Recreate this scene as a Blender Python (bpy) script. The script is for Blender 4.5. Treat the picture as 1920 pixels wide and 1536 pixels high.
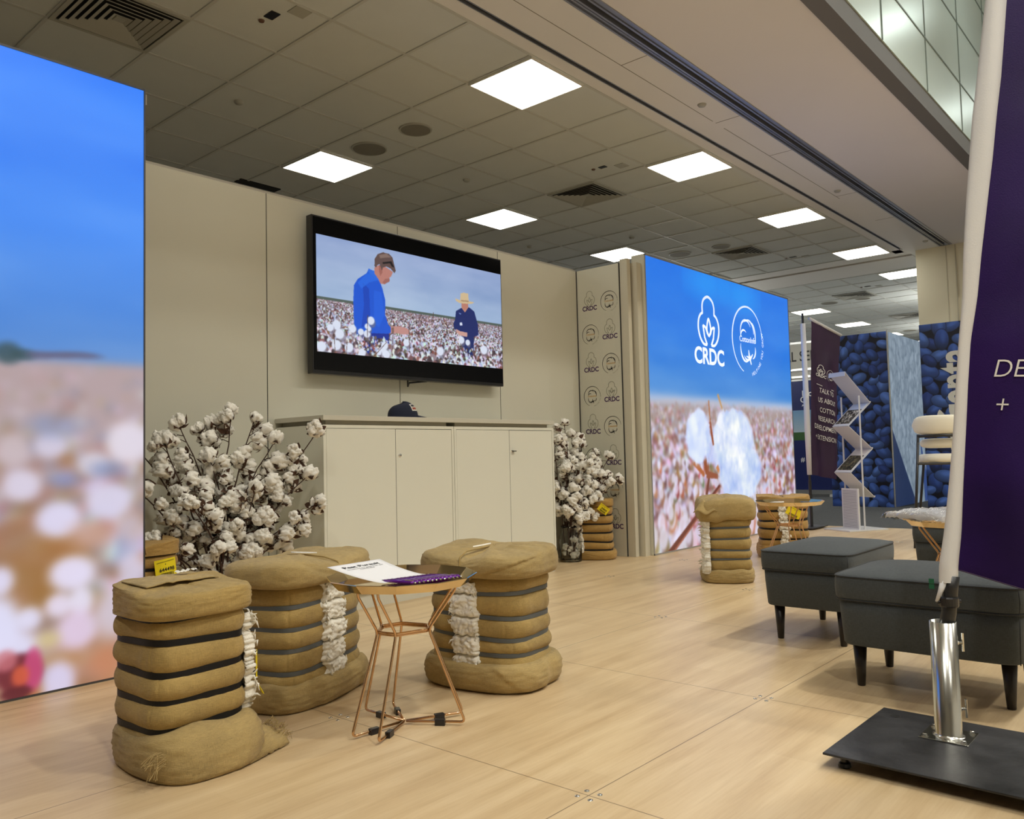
import bpy, math, random
import numpy as np
from mathutils import Vector, Matrix, noise
random.seed(7); rng = np.random.default_rng(7)
PI = math.pi
for o in list(bpy.data.objects): bpy.data.objects.remove(o)
SC = bpy.context.scene
COL = SC.collection
# ------------------------------------------------------------------ camera
FPX = 1537.9; EYE = 0.8393; CZ = 3.549
M = np.array([[0.6595, -0.0261, -0.7512], [-0.7513, -0.0548, -0.6577], [-0.024, 0.9982, -0.0558]])
_u, _s, _v = np.linalg.svd(M); M = _u @ _v
cam = bpy.data.cameras.new('camera'); cam.sensor_width = 36; cam.lens = FPX / 1920 * 36; cam.clip_start = 0.02; cam.clip_end = 100
camo = bpy.data.objects.new('camera', cam); COL.objects.link(camo)
mw = Matrix([list(M[i]) + [0] for i in range(3)] + [[0, 0, 0, 1]]); mw.translation = (0, 0, EYE)
camo.matrix_world = mw; SC.camera = camo
# ------------------------------------------------------------------ world, exposure
SC.view_settings.view_transform = 'Standard'; SC.view_settings.look = 'None'
SC.view_settings.exposure = 0.0; SC.view_settings.gamma = 1; SC.view_settings.use_curve_mapping = False
w = bpy.data.worlds.new('world'); SC.world = w; w.use_nodes = True
w.node_tree.nodes['Background'].inputs[0].default_value = (1, .97, .9, 1)
w.node_tree.nodes['Background'].inputs[1].default_value = 0.05
PANEL_E = 9.0            # radiance of the ceiling light panels
DOWN_W = 42.0            # watts of each atrium downlight
LAMP_COL = (1.0, .975, .88)
DOWN_COL = (1.0, .97, .88)

# ------------------------------------------------------------------ projection helpers (pixel of the 1920x1536 frame -> point)
def ray(x, y): return M @ np.array([x - 960., -(y - 768.), -FPX])
def atz(x, y, h=0): r = ray(x, y); return r * (h - EYE) / r[2] + [0, 0, EYE]
def aty(x, y, Y): r = ray(x, y); return r * Y / r[1] + [0, 0, EYE]
def atx(x, y, X): r = ray(x, y); return r * X / r[0] + [0, 0, EYE]
def atp(x, y, p0, n):
    r = ray(x, y); o = np.array([0, 0, EYE]); n = np.array(n, float)
    return o + r * (n @ (np.array(p0, float) - o)) / (n @ r)
def lin(c):
    c = np.asarray(c, float) / 255.
    return np.where(c <= .04045, c / 12.92, ((c + .055) / 1.055) ** 2.4)

# ------------------------------------------------------------------ materials
MATS = {}
def nt(name):
    m = bpy.data.materials.new(name); m.use_nodes = True
    return m, m.node_tree, m.node_tree.nodes['Principled BSDF']
def mat(name, col, rough=.6, metal=0, bump=0, bscale=60, var=0, vscale=8, spec=.5, emis=None, es=1, coat=0, trans=0, sheen=0):
    if name in MATS: return MATS[name]
    m, t, b = nt(name); L = t.links
    b.inputs['Base Color'].default_value = (*col, 1); b.inputs['Roughness'].default_value = rough; b.inputs['Metallic'].default_value = metal
    b.inputs['Specular IOR Level'].default_value = spec; b.inputs['Coat Weight'].default_value = coat
    b.inputs['Transmission Weight'].default_value = trans
    b.inputs['Sheen Weight'].default_value = sheen
    tc = t.nodes.new('ShaderNodeTexCoord')
    if var:
        n = t.nodes.new('ShaderNodeTexNoise'); n.inputs['Scale'].default_value = vscale; n.inputs['Detail'].default_value = 5
        L.new(tc.outputs['Object'], n.inputs['Vector'])
        mr = t.nodes.new('ShaderNodeMapRange'); mr.inputs[3].default_value = 1 - var; mr.inputs[4].default_value = 1 + var; mr.inputs[1].default_value = .3; mr.inputs[2].default_value = .7
        L.new(n.outputs[0], mr.inputs[0])
        hs = t.nodes.new('ShaderNodeHueSaturation'); hs.inputs['Color'].default_value = (*col, 1)
        L.new(mr.outputs[0], hs.inputs['Value']); L.new(hs.outputs[0], b.inputs['Base Color'])
    if bump:
        n = t.nodes.new('ShaderNodeTexNoise'); n.inputs['Scale'].default_value = bscale; n.inputs['Detail'].default_value = 4
        L.new(tc.outputs['Object'], n.inputs['Vector'])
        bp = t.nodes.new('ShaderNodeBump'); bp.inputs['Strength'].default_value = bump; bp.inputs['Distance'].default_value = .01
        L.new(n.outputs[0], bp.inputs['Height']); L.new(bp.outputs[0], b.inputs['Normal'])
    if emis:
        b.inputs['Emission Color'].default_value = (*emis, 1); b.inputs['Emission Strength'].default_value = es
    MATS[name] = m; return m

def vcol_mat(name, emission=0, rough=.5, base=1.0, coat=0):
    m, t, b = nt(name)
    a = t.nodes.new('ShaderNodeAttribute'); a.attribute_name = 'picture'
    b.inputs['Roughness'].default_value = rough; b.inputs['Coat Weight'].default_value = coat; b.inputs['Coat Roughness'].default_value = .02
    if emission:
        b.inputs['Base Color'].default_value = (.02, .02, .02, 1)
        t.links.new(a.outputs['Color'], b.inputs['Emission Color']); b.inputs['Emission Strength'].default_value = emission
    else: t.links.new(a.outputs['Color'], b.inputs['Base Color'])
    return m

def burlap(name, col, dark=.8):
    m, t, b = nt(name); L = t.links; N = t.nodes.new
    tc = N('ShaderNodeTexCoord')
    n1 = N('ShaderNodeTexNoise'); n1.inputs['Scale'].default_value = 7; n1.inputs['Detail'].default_value = 6; L.new(tc.outputs['Object'], n1.inputs['Vector'])
    mp = N('ShaderNodeMapping'); mp.inputs['Scale'].default_value = (60, 60, 700); L.new(tc.outputs['Object'], mp.inputs['Vector'])
    n2 = N('ShaderNodeTexNoise'); n2.inputs['Scale'].default_value = 1; n2.inputs['Detail'].default_value = 2; L.new(mp.outputs[0], n2.inputs['Vector'])
    mp3 = N('ShaderNodeMapping'); mp3.inputs['Scale'].default_value = (600, 600, 40); L.new(tc.outputs['Object'], mp3.inputs['Vector'])
    n3 = N('ShaderNodeTexNoise'); n3.inputs['Scale'].default_value = 1; n3.inputs['Detail'].default_value = 2; L.new(mp3.outputs[0], n3.inputs['Vector'])
    ad = N('ShaderNodeMath'); ad.operation = 'ADD'; L.new(n2.outputs[0], ad.inputs[0]); L.new(n3.outputs[0], ad.inputs[1])
    ad2 = N('ShaderNodeMath'); ad2.operation = 'MULTIPLY_ADD'; L.new(n1.outputs[0], ad2.inputs[0]); ad2.inputs[1].default_value = 1.2; L.new(ad.outputs[0], ad2.inputs[2])
    cr = N('ShaderNodeValToRGB'); L.new(ad2.outputs[0], cr.inputs[0])
    mr = N('ShaderNodeMapRange'); mr.inputs[1].default_value = 1.1; mr.inputs[2].default_value = 2.1; L.new(ad2.outputs[0], mr.inputs[0]); L.new(mr.outputs[0], cr.inputs[0])
    c = np.array(col)
    cr.color_ramp.elements[0].color = (*(c * dark * .82), 1); cr.color_ramp.elements[1].color = (*(np.minimum(c * 1.28, 1)), 1)
    L.new(cr.outputs[0], b.inputs['Base Color']); b.inputs['Roughness'].default_value = .85; b.inputs['Sheen Weight'].default_value = .12
    bp = N('ShaderNodeBump'); bp.inputs['Strength'].default_value = .35; bp.inputs['Distance'].default_value = .003
    L.new(ad.outputs[0], bp.inputs['Height']); L.new(bp.outputs[0], b.inputs['Normal'])
    return m

def floor_mat():
    m, t, b = nt('maple_plank_floor'); L = t.links; N = t.nodes.new
    tc = N('ShaderNodeTexCoord')
    mp = N('ShaderNodeMapping'); mp.inputs['Scale'].default_value = (1.3, 14, 1); L.new(tc.outputs['Object'], mp.inputs[0])
    n = N('ShaderNodeTexNoise'); n.inputs['Scale'].default_value = 1; n.inputs['Detail'].default_value = 8; n.inputs['Distortion'].default_value = .35; L.new(mp.outputs[0], n.inputs['Vector'])
    mp2 = N('ShaderNodeMapping'); mp2.inputs['Scale'].default_value = (9, 120, 1); L.new(tc.outputs['Object'], mp2.inputs[0])
    n2 = N('ShaderNodeTexNoise'); n2.inputs['Scale'].default_value = 1; n2.inputs['Detail'].default_value = 4; L.new(mp2.outputs[0], n2.inputs['Vector'])
    br = N('ShaderNodeTexBrick'); br.inputs['Scale'].default_value = 1; br.inputs['Mortar Size'].default_value = 0; br.inputs['Brick Width'].default_value = 1.1; br.inputs['Row Height'].default_value = .125
    br.inputs['Color1'].default_value = (0, 0, 0, 1); br.inputs['Color2'].default_value = (1, 1, 1, 1); br.offset = .37
    L.new(tc.outputs['Object'], br.inputs['Vector'])
    a1 = N('ShaderNodeMath'); a1.operation = 'MULTIPLY_ADD'; L.new(n2.outputs[0], a1.inputs[0]); a1.inputs[1].default_value = .35; L.new(n.outputs[0], a1.inputs[2])
    a2 = N('ShaderNodeMath'); a2.operation = 'MULTIPLY_ADD'; L.new(br.outputs[0], a2.inputs[0]); a2.inputs[1].default_value = .13; L.new(a1.outputs[0], a2.inputs[2])
    mr = N('ShaderNodeMapRange'); mr.inputs[1].default_value = .42; mr.inputs[2].default_value = 1.05; L.new(a2.outputs[0], mr.inputs[0])
    cr = N('ShaderNodeValToRGB'); L.new(mr.outputs[0], cr.inputs[0])
    cr.color_ramp.elements[0].color = (.48, .33, .175, 1); cr.color_ramp.elements[1].color = (.70, .545, .335, 1)
    e = cr.color_ramp.elements.new(.5); e.color = (.60, .445, .255, 1)
    # seams of the one metre platform panels
    sx = N('ShaderNodeSeparateXYZ'); L.new(tc.outputs['Object'], sx.inputs[0]); fac = []
    for k, off in ((0, 1.6632), (1, 1.2364)):
        s = N('ShaderNodeMath'); s.operation = 'SUBTRACT'; L.new(sx.outputs[k], s.inputs[0]); s.inputs[1].default_value = off - 20
        f = N('ShaderNodeMath'); f.operation = 'FRACT'; L.new(s.outputs[0], f.inputs[0])
        p = N('ShaderNodeMath'); p.operation = 'PINGPONG'; L.new(f.outputs[0], p.inputs[0]); p.inputs[1].default_value = .5
        l = N('ShaderNodeMath'); l.operation = 'LESS_THAN'; L.new(p.outputs[0], l.inputs[0]); l.inputs[1].default_value = .0016; fac.append(l)
    mx = N('ShaderNodeMath'); mx.operation = 'MAXIMUM'; L.new(fac[0].outputs[0], mx.inputs[0]); L.new(fac[1].outputs[0], mx.inputs[1])
    mu = N('ShaderNodeMath'); mu.operation = 'MULTIPLY'; L.new(mx.outputs[0], mu.inputs[0]); mu.inputs[1].default_value = .75
    mc = N('ShaderNodeMix'); mc.data_type = 'RGBA'; L.new(mu.outputs[0], mc.inputs[0]); L.new(cr.outputs[0], mc.inputs[6]); mc.inputs[7].default_value = (.10, .06, .03, 1)
    L.new(mc.outputs[2], b.inputs['Base Color']); b.inputs['Roughness'].default_value = .36; b.inputs['Specular IOR Level'].default_value = .4
    bp = N('ShaderNodeBump'); bp.inputs['Strength'].default_value = .05; bp.inputs['Distance'].default_value = .002; L.new(n2.outputs[0], bp.inputs['Height']); L.new(bp.outputs[0], b.inputs['Normal'])
    return m

def fabric(name, col, sc=900, bump=.25, rough=.9, var=.12):
    m, t, b = nt(name); L = t.links; N = t.nodes.new
    tc = N('ShaderNodeTexCoord')
    outs = []
    for s in ((sc * .1, sc * .1, sc), (sc, sc, sc * .08)):
        mp = N('ShaderNodeMapping'); mp.inputs['Scale'].default_value = s; L.new(tc.outputs['Object'], mp.inputs[0])
        n = N('ShaderNodeTexNoise'); n.inputs['Scale'].default_value = 1; n.inputs['Detail'].default_value = 2; L.new(mp.outputs[0], n.inputs['Vector']); outs.append(n)
    a = N('ShaderNodeMath'); a.operation = 'ADD'; L.new(outs[0].outputs[0], a.inputs[0]); L.new(outs[1].outputs[0], a.inputs[1])
    mr = N('ShaderNodeMapRange'); mr.inputs[1].default_value = .7; mr.inputs[2].default_value = 1.3; mr.inputs[3].default_value = 1 - var * 2; mr.inputs[4].default_value = 1 + var * 2; L.new(a.outputs[0], mr.inputs[0])
    h = N('ShaderNodeHueSaturation'); h.inputs['Color'].default_value = (*col, 1); L.new(mr.outputs[0], h.inputs['Value']); L.new(h.outputs[0], b.inputs['Base Color'])
    b.inputs['Roughness'].default_value = rough; b.inputs['Sheen Weight'].default_value = .1
    bp = N('ShaderNodeBump'); bp.inputs['Strength'].default_value = bump; bp.inputs['Distance'].default_value = .002; L.new(a.outputs[0], bp.inputs['Height']); L.new(bp.outputs[0], b.inputs['Normal'])
    return m

W_WALL = mat('cream_panel', (.62, .605, .50), .5, var=.02, vscale=1.5)
W_PANELGAP = mat('dark_seam', (.03, .03, .03), .8)
W_CAB = mat('cabinet_white', (.76, .755, .65), .42, var=.01, vscale=2)
W_CABTOP = mat('cabinet_top', (.60, .575, .48), .45)
W_CEIL = mat('ceiling_tile', (.60, .63, .625), .92, bump=.12, bscale=240, var=.02, vscale=3)
W_TBAR = mat('ceiling_grid_bar', (.52, .53, .51), .6)
W_PLAIN = mat('plain_ceiling', (.74, .73, .72), .8, var=.02, vscale=1)
ALU = mat('brushed_aluminium', (.62, .63, .64), .35, 1)
STEEL = mat('polished_steel', (.66, .66, .62), .2, 1)
CHROME = mat('chrome', (.8, .8, .8), .08, 1)
GOLD = mat('rose_gold_metal', (.66, .43, .25), .16, 1)
GOLDT = mat('gold_mirror_tray', (.80, .64, .38), .06, 1)
BLACKM = mat('black_powder_coat', (.015, .015, .015), .4)
BLACKP = mat('black_plastic', (.012, .012, .014), .3)
CARPET = mat('charcoal_carpet', (.070, .075, .080), .95, bump=.5, bscale=300, var=.25, vscale=60)
COTTON = mat('cotton_lint', (.82, .79, .70), .95, bump=.5, bscale=90, var=.05, vscale=30, sheen=.2)
BOLL = mat('cotton_boll_white', (.84, .81, .73), .95, bump=.4, bscale=60, var=.05, vscale=30, sheen=.2)
STEM = mat('dry_brown_stem', (.060, .028, .018), .8, bump=.3, bscale=80)
BURR = mat('dry_burr', (.085, .040, .022), .8, var=.4, vscale=40)
BURL = burlap('burlap', (.365, .250, .080))
BURL2 = burlap('burlap_pale', (.385, .275, .105))
BURLD = burlap('burlap_golden', (.40, .240, .065))
STRAPB = mat('black_strap', (.008, .008, .009), .5, spec=.25)
STRAPG = mat('grey_strap', (.085, .095, .10), .45)
YEL = mat('yellow_tag_card', (.90, .72, .01), .5)
INK = mat('black_ink', (.01, .01, .012), .5)
PURPLE_INK = mat('purple_ink', (.055, .015, .09), .5)
GREY_INK = mat('grey_green_ink', (.33, .33, .25), .5)
ORANGE_INK = mat('orange_ink', (.62, .36, .10), .5)
WHITE_INK = mat('white_ink', (.75, .73, .70), .5)
WHITEG = mat('white_lit_graphic', (.6, .6, .65), .5, emis=(.62, .74, .98), es=.95)
OTT = fabric('charcoal_grey_linen', (.058, .068, .073))
LEGW = mat('dark_stained_wood', (.012, .008, .006), .35)
PURPLE = mat('deep_purple_satin', (.017, .003, .070), .5, spec=.2, bump=.08, bscale=300, var=.35, vscale=2.2)
PURPLEF = mat('dark_plum_polyester', (.030, .008, .040), .6, var=.15, vscale=4)
SLEEVE = mat('white_sleeve_fabric', (.66, .66, .66), .8, bump=.1, bscale=300)
PLATE = mat('worn_black_steel_plate', (.030, .030, .032), .38, var=.5, vscale=9, bump=.15, bscale=30)
PLATE.node_tree.nodes['Principled BSDF'].inputs['Specular IOR Level'].default_value = .35
RACKW = mat('white_painted_metal', (.62, .62, .62), .35)
SEATW = mat('ivory_upholstery', (.74, .70, .57), .8, bump=.1, bscale=300)
PENP = mat('metallic_purple_pen', (.16, .02, .30), .22, .5)
NAVY = mat('navy_cloth', (.006, .010, .03), .85, bump=.3, bscale=400)
NAVYP = mat('navy_print', (.008, .022, .13), .5)
PAPER = mat('white_paper', (.82, .82, .84), .6)
DARKGAP = mat('dark_slot', (.006, .006, .006), .9)
VENTM = mat('grey_vent', (.40, .40, .36), .6)
SPKM = mat('grey_speaker_grille', (.22, .21, .18), .8, bump=.3, bscale=300)
GLASSM = mat('jar_glass', (.97, .99, .98), .02, trans=1)
GLASSM.node_tree.nodes['Principled BSDF'].inputs['IOR'].default_value = 1.35
LAMPM = mat('lit_diffuser', (.8, .8, .8), .5, emis=LAMP_COL, es=PANEL_E)
CLAD = mat('pale_green_metal_cladding', (.60, .70, .65), .34, .35, var=.05, vscale=.7)
BEAMG = mat('grey_beam_paint', (.13, .127, .122), .6)
HALL = mat('hall_wall_paint', (.74, .72, .66), .8)
GREEN = mat('green_label', (.01, .16, .08), .6)

# ------------------------------------------------------------------ mesh helpers
class MB:
    def __init__(s): s.v = []; s.f = []
    def add(s, vs, fs):
        o = len(s.v); s.v += [tuple(float(c) for c in p) for p in vs]; s.f += [tuple(i + o for i in f) for f in fs]; return s
    def box(s, x0, y0, z0, x1, y1, z1):
        return s.add([(x0, y0, z0), (x1, y0, z0), (x1, y1, z0), (x0, y1, z0), (x0, y0, z1), (x1, y0, z1), (x1, y1, z1), (x0, y1, z1)],
                     [(0, 3, 2, 1), (4, 5, 6, 7), (0, 1, 5, 4), (1, 2, 6, 5), (2, 3, 7, 6), (3, 0, 4, 7)])
    def hull(s, a, b):   # two quads (lists of 4 points) joined
        return s.add(list(a) + list(b), [(0, 3, 2, 1), (4, 5, 6, 7), (0, 1, 5, 4), (1, 2, 6, 5), (2, 3, 7, 6), (3, 0, 4, 7)])
    def quad(s, a, b, c, d): return s.add([a, b, c, d], [(0, 1, 2, 3)])
    def rings(s, rs, cap=True):
        n = len(rs[0]); vs = [p for r in rs for p in r]; fs = []
        for k in range(len(rs) - 1):
            for i in range(n):
                j = (i + 1) % n; fs.append((k * n + i, k * n + j, (k + 1) * n + j, (k + 1) * n + i))
        if cap: fs.append(tuple(range(n - 1, -1, -1))); fs.append(tuple((len(rs) - 1) * n + i for i in range(n)))
        return s.add(vs, fs)
    def lathe(s, prof, n=24, c=(0, 0), cap=True, ph=0):
        return s.rings([[(c[0] + r * math.cos(2 * PI * i / n + ph), c[1] + r * math.sin(2 * PI * i / n + ph), z) for i in range(n)] for r, z in prof], cap)
    def tube(s, pts, r, n=8, closed=False):
        P = [Vector(p) for p in pts]; m = len(P); R = r if hasattr(r, '__len__') else [r] * m
        up = None; rs = []
        for i in range(m):
            a = P[i - 1] if (i > 0 or closed) else P[i]; b = P[(i + 1) % m] if (i < m - 1 or closed) else P[i]
            t = (b - a); t = t.normalized() if t.length > 1e-9 else Vector((0, 0, 1))
            if up is None: up = t.orthogonal().normalized()
            u = (up - t * up.dot(t)); u = u.normalized() if u.length > 1e-6 else t.orthogonal().normalized(); up = u; w_ = t.cross(u)
            rs.append([tuple(P[i] + (u * math.cos(2 * PI * k / n) + w_ * math.sin(2 * PI * k / n)) * R[i]) for k in range(n)])
        if closed: rs.append(rs[0])
        return s.rings(rs, not closed)
    def grid(s, F, nu, nv, closed_u=False):
        vs = [F(i / (nu - (0 if closed_u else 1)), j / (nv - 1)) for j in range(nv) for i in range(nu)]; fs = []
        for j in range(nv - 1):
            for i in range(nu if closed_u else nu - 1):
                k = (i + 1) % nu; fs.append((j * nu + i, j * nu + k, (j + 1) * nu + k, (j + 1) * nu + i))
        return s.add(vs, fs)
    def ribbon(s, pts, wd, T, closed=False):
        P = [Vector((p[0], p[1])) for p in pts]; m = len(P); Wd = wd if hasattr(wd, '__len__') else [wd] * m; vs = []; fs = []
        for i in range(m):
            a = P[i - 1] if (i or closed) else P[i]; b = P[(i + 1) % m] if (i < m - 1 or closed) else P[i]
            t = (b - a).normalized(); nn = Vector((-t.y, t.x)) * Wd[i] / 2
            vs += [T(*(P[i] + nn)), T(*(P[i] - nn))]
        for i in range(m if closed else m - 1):
            j = (i + 1) % m; fs.append((2 * i, 2 * j, 2 * j + 1, 2 * i + 1))
        return s.add(vs, fs)
    def text(s, txt, T, size=1, off=0, shear=0, sx=1, align='LEFT'):
        vs, fs = text_geo(txt, off, shear, align)
        return s.add([T(x * size * sx, y * size) for x, y in vs], fs)
    def build(s, name, m, parent=None, smooth=False, bevel=0, sub=0, loc=None, solid=0):
        me = bpy.data.meshes.new(name); me.from_pydata(s.v, [], s.f); me.validate(); me.update()
        o = bpy.data.objects.new(name, me); COL.objects.link(o)
        me.materials.append(m)
        if smooth: me.polygons.foreach_set('use_smooth', [True] * len(me.polygons))
        if bevel:
            b = o.modifiers.new('bevel', 'BEVEL'); b.width = bevel; b.segments = 2; b.limit_method = 'ANGLE'
        if solid:
            b = o.modifiers.new('solid', 'SOLIDIFY'); b.thickness = solid; b.offset = 0
        if sub:
            b = o.modifiers.new('sub', 'SUBSURF'); b.levels = sub; b.render_levels = sub
        if parent: o.parent = parent
        if loc is not None: o.location = loc
        return o
_TG = {}
def text_geo(txt, off, shear, align='LEFT'):
    k = (txt, off, shear, align)
    if k in _TG: return _TG[k]
    c = bpy.data.curves.new('tmp', 'FONT'); c.body = txt; c.offset = off; c.shear = shear; c.resolution_u = 4; c.align_x = align
    o = bpy.data.objects.new('tmp', c); COL.objects.link(o); bpy.context.view_layer.update()
    me = bpy.data.meshes.new_from_object(o.evaluated_get(bpy.context.evaluated_depsgraph_get()))
    g = ([(v.co.x, v.co.y) for v in me.vertices], [tuple(p.vertices) for p in me.polygons])
    bpy.data.objects.remove(o); bpy.data.curves.remove(c); bpy.data.meshes.remove(me); _TG[k] = g; return g
def smoothpts(pts, k=6, closed=False):
    out = []; n = len(pts)
    for i in range(n if closed else n - 1):
        p0 = np.array(pts[(i - 1) % n] if (closed or i) else pts[i]); p1 = np.array(pts[i]); p2 = np.array(pts[(i + 1) % n]); p3 = np.array(pts[(i + 2) % n] if (closed or i < n - 2) else pts[i + 1])
        for j in range(k):
            t = j / k; out.append(tuple(.5 * ((2 * p1) + (-p0 + p2) * t + (2 * p0 - 5 * p1 + 4 * p2 - p3) * t * t + (-p0 + 3 * p1 - 3 * p2 + p3) * t ** 3)))
    if not closed: out.append(tuple(float(c) for c in pts[-1]))
    return out
def setp(o, label=None, cat=None, group=None, kind=None):
    if label: o['label'] = label
    if cat: o['category'] = cat
    if group: o['group'] = group
    if kind: o['kind'] = kind
    return o
def thing(name, label, cat, loc=(0, 0, 0), rz=0, group=None):
    o = bpy.data.objects.new(name, None); COL.objects.link(o); o.empty_display_size = .1
    o.location = loc; o.rotation_euler = (0, 0, rz); return setp(o, label, cat, group)
def struct(name, mb, m, **k): return setp(mb.build(name, m, **k), kind='structure')
def copy_tree(o, parent=None):
    c = o.copy(); COL.objects.link(c); c.parent = parent
    for ch in list(o.children): copy_tree(ch, c)
    return c
def nz(x, y, z, s=1): return noise.noise(Vector((x * s, y * s, z * s)))

# ------------------------------------------------------------------ pictures painted on vertex grids (prints and screens that are flat in the place)
class Pic:
    def __init__(s, x0, x1, z0, z1, nx, nz_):
        s.b = (x0, x1, z0, z1); s.n = (nx, nz_); s.a = np.zeros((nz_, nx, 3))
        s.X, s.Z = np.meshgrid(np.linspace(x0, x1, nx), np.linspace(z0, z1, nz_))
    def ell(s, cx, cz, rx, rz, ang, col, al=1, soft=.15, shade=0):
        x0, x1, z0, z1 = s.b; R = max(rx, rz) * 1.3; nx, nz_ = s.n
        i0 = max(0, int((cx - R - x0) / (x1 - x0) * (nx - 1))); i1 = min(nx, int((cx + R - x0) / (x1 - x0) * (nx - 1)) + 2)
        j0 = max(0, int((cz - R - z0) / (z1 - z0) * (nz_ - 1))); j1 = min(nz_, int((cz + R - z0) / (z1 - z0) * (nz_ - 1)) + 2)
        if i0 >= i1 or j0 >= j1: return
        X = s.X[j0:j1, i0:i1] - cx; Z = s.Z[j0:j1, i0:i1] - cz; c, n = math.cos(ang), math.sin(ang)
        u = (X * c + Z * n) / rx; v = (-X * n + Z * c) / rz; r = np.sqrt(u * u + v * v)
        a = np.clip((1 - r) / soft + .5, 0, 1)[..., None] * al
        col = np.array(col, float)[None, None]
        if shade: col = col * (1 + shade * (.55 * np.clip((Z / max(rx, rz)) * .9 - X / max(rx, rz) * .3, -1, 1) + .25 * (.6 - r)))[..., None]
        s.a[j0:j1, i0:i1] = s.a[j0:j1, i0:i1] * (1 - a) + col * a
    def poly(s, pts, col, al=1):
        P = np.array(pts, float); ins = np.zeros(s.X.shape, bool); n = len(P)
        for i in range(n):
            x1, z1 = P[i]; x2, z2 = P[(i + 1) % n]
            if z1 == z2: continue
            c = ((z1 > s.Z) != (z2 > s.Z)) & (s.X < (x2 - x1) * (s.Z - z1) / (z2 - z1) + x1); ins ^= c
        s.a[ins] = s.a[ins] * (1 - al) + np.array(col, float) * al
    def line(s, p, q, wd, col, al=1):
        cx, cz = (p[0] + q[0]) / 2, (p[1] + q[1]) / 2; L = math.hypot(q[0] - p[0], q[1] - p[1]); a = math.atan2(q[1] - p[1], q[0] - p[0])
        c, n = math.cos(a), math.sin(a); s.poly([(p[0] - n * wd, p[1] + c * wd), (q[0] - n * wd * .6, q[1] + c * wd * .6), (q[0] + n * wd * .6, q[1] - c * wd * .6), (p[0] + n * wd, p[1] - c * wd)], col, al)
    def blur(s, px):
        r = int(px * 3) + 1; k = np.exp(-.5 * (np.arange(-r, r + 1) / px) ** 2); k /= k.sum()
        for ax in (0, 1):
            pad = [(0, 0)] * 3; pad[ax] = (r, r); A = np.pad(s.a, pad, mode='edge'); o = np.zeros_like(s.a)
            for i, wt in enumerate(k): o += wt * (A[i:i + s.a.shape[0]] if ax == 0 else A[:, i:i + s.a.shape[1]])
            s.a = o
    def build(s, name, m, T, parent=None):
        nx, nz_ = s.n; idx = np.arange(nx * nz_).reshape(nz_, nx)
        f = np.stack([idx[:-1, :-1], idx[:-1, 1:], idx[1:, 1:], idx[1:, :-1]], -1).reshape(-1, 4)
        pts = T(s.X.ravel(), s.Z.ravel())
        me = bpy.data.meshes.new(name); me.vertices.add(len(pts)); me.vertices.foreach_set('co', np.ascontiguousarray(pts, np.float32).ravel())
        me.loops.add(f.size); me.loops.foreach_set('vertex_index', f.ravel().astype(np.int32)); me.polygons.add(len(f))
        me.polygons.foreach_set('loop_start', np.arange(0, f.size, 4, dtype=np.int32))
        me.update(calc_edges=True); me.validate()
        at = me.color_attributes.new('picture', 'FLOAT_COLOR', 'POINT'); c = np.ones((nx * nz_, 4)); c[:, :3] = lin(np.clip(s.a, 0, 255).reshape(-1, 3))
        at.data.foreach_set('color', c.astype(np.float32).ravel())
        o = bpy.data.objects.new(name, me); COL.objects.link(o); me.materials.append(m); o.parent = parent; return o
def fbm(X, Z, sx, sz, seed=0, oct=4):
    r = np.random.default_rng(seed); out = np.zeros_like(X); amp = 1
    for k in range(oct):
        g = r.random((64, 64)); x = X * sx * 2 ** k; z = Z * sz * 2 ** k
        xi = np.floor(x).astype(int); zi = np.floor(z).astype(int); fx = x - xi; fz = z - zi; fx = fx * fx * (3 - 2 * fx); fz = fz * fz * (3 - 2 * fz)
        A = g[zi % 64, xi % 64]; B = g[zi % 64, (xi + 1) % 64]; C_ = g[(zi + 1) % 64, xi % 64]; D = g[(zi + 1) % 64, (xi + 1) % 64]
        out += amp * ((A * (1 - fx) + B * fx) * (1 - fz) + (C_ * (1 - fx) + D * fx) * fz - .5); amp *= .5
    return out
#==BODY==
# ================================================================== THE HALL
FX, FY = 1.6632, 1.2364
EDGE = 8.93
struct('floor', MB().box(-4, -4, -.06, EDGE, 6.5, 0), floor_mat())
fl = bpy.data.objects['floor']
struct('floor', MB().box(EDGE + .001, -6, -.08, 26, 16, -.012).box(-8, 6.502, -.08, EDGE, 16, -.012), CARPET)
sm = MB().lathe([(.0001, .0016), (.0035, .0016), (.0040, .0002), (.0052, .0002), (.0056, .0014), (.0066, .0010), (.0068, .0001)], 12, cap=False)
screw = None
for i in range(-2, 7):
    for j in range(-2, 3):
        x, y = FX + i, FY + j
        if x > EDGE or y < .1 or x < 1 or (x > 6 and j > 1): continue
        for k in range(4):
            a = k * PI / 2 + .78; p = (x + .028 * math.cos(a) * 1.0, y + .028 * math.sin(a), 0)
            if screw is None: screw = sm.build('panel_screw', STEEL, fl, smooth=True, loc=p)
            else:
                c = screw.copy(); COL.objects.link(c); c.location = p; c.parent = fl
# hall walls and roof
struct('wall_far', MB().box(25.9, -6, -.08, 26, 16, 6.2), HALL)
struct('wall_left', MB().box(-8, 15.9, -.08, 25.9, 16, 6.2), HALL)
struct('wall_rear', MB().box(-8.1, -6, -.08, -8, 16, 6.2), HALL)
struct('wall_right', MB().box(-8, -6.1, -.08, 25.9, -6, 6.2), HALL)
struct('ceiling', MB().box(-8, -6, 6.0, 25.9, 1.6, 6.1), mat('atrium_roof', (.6, .6, .58), .8))
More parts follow.
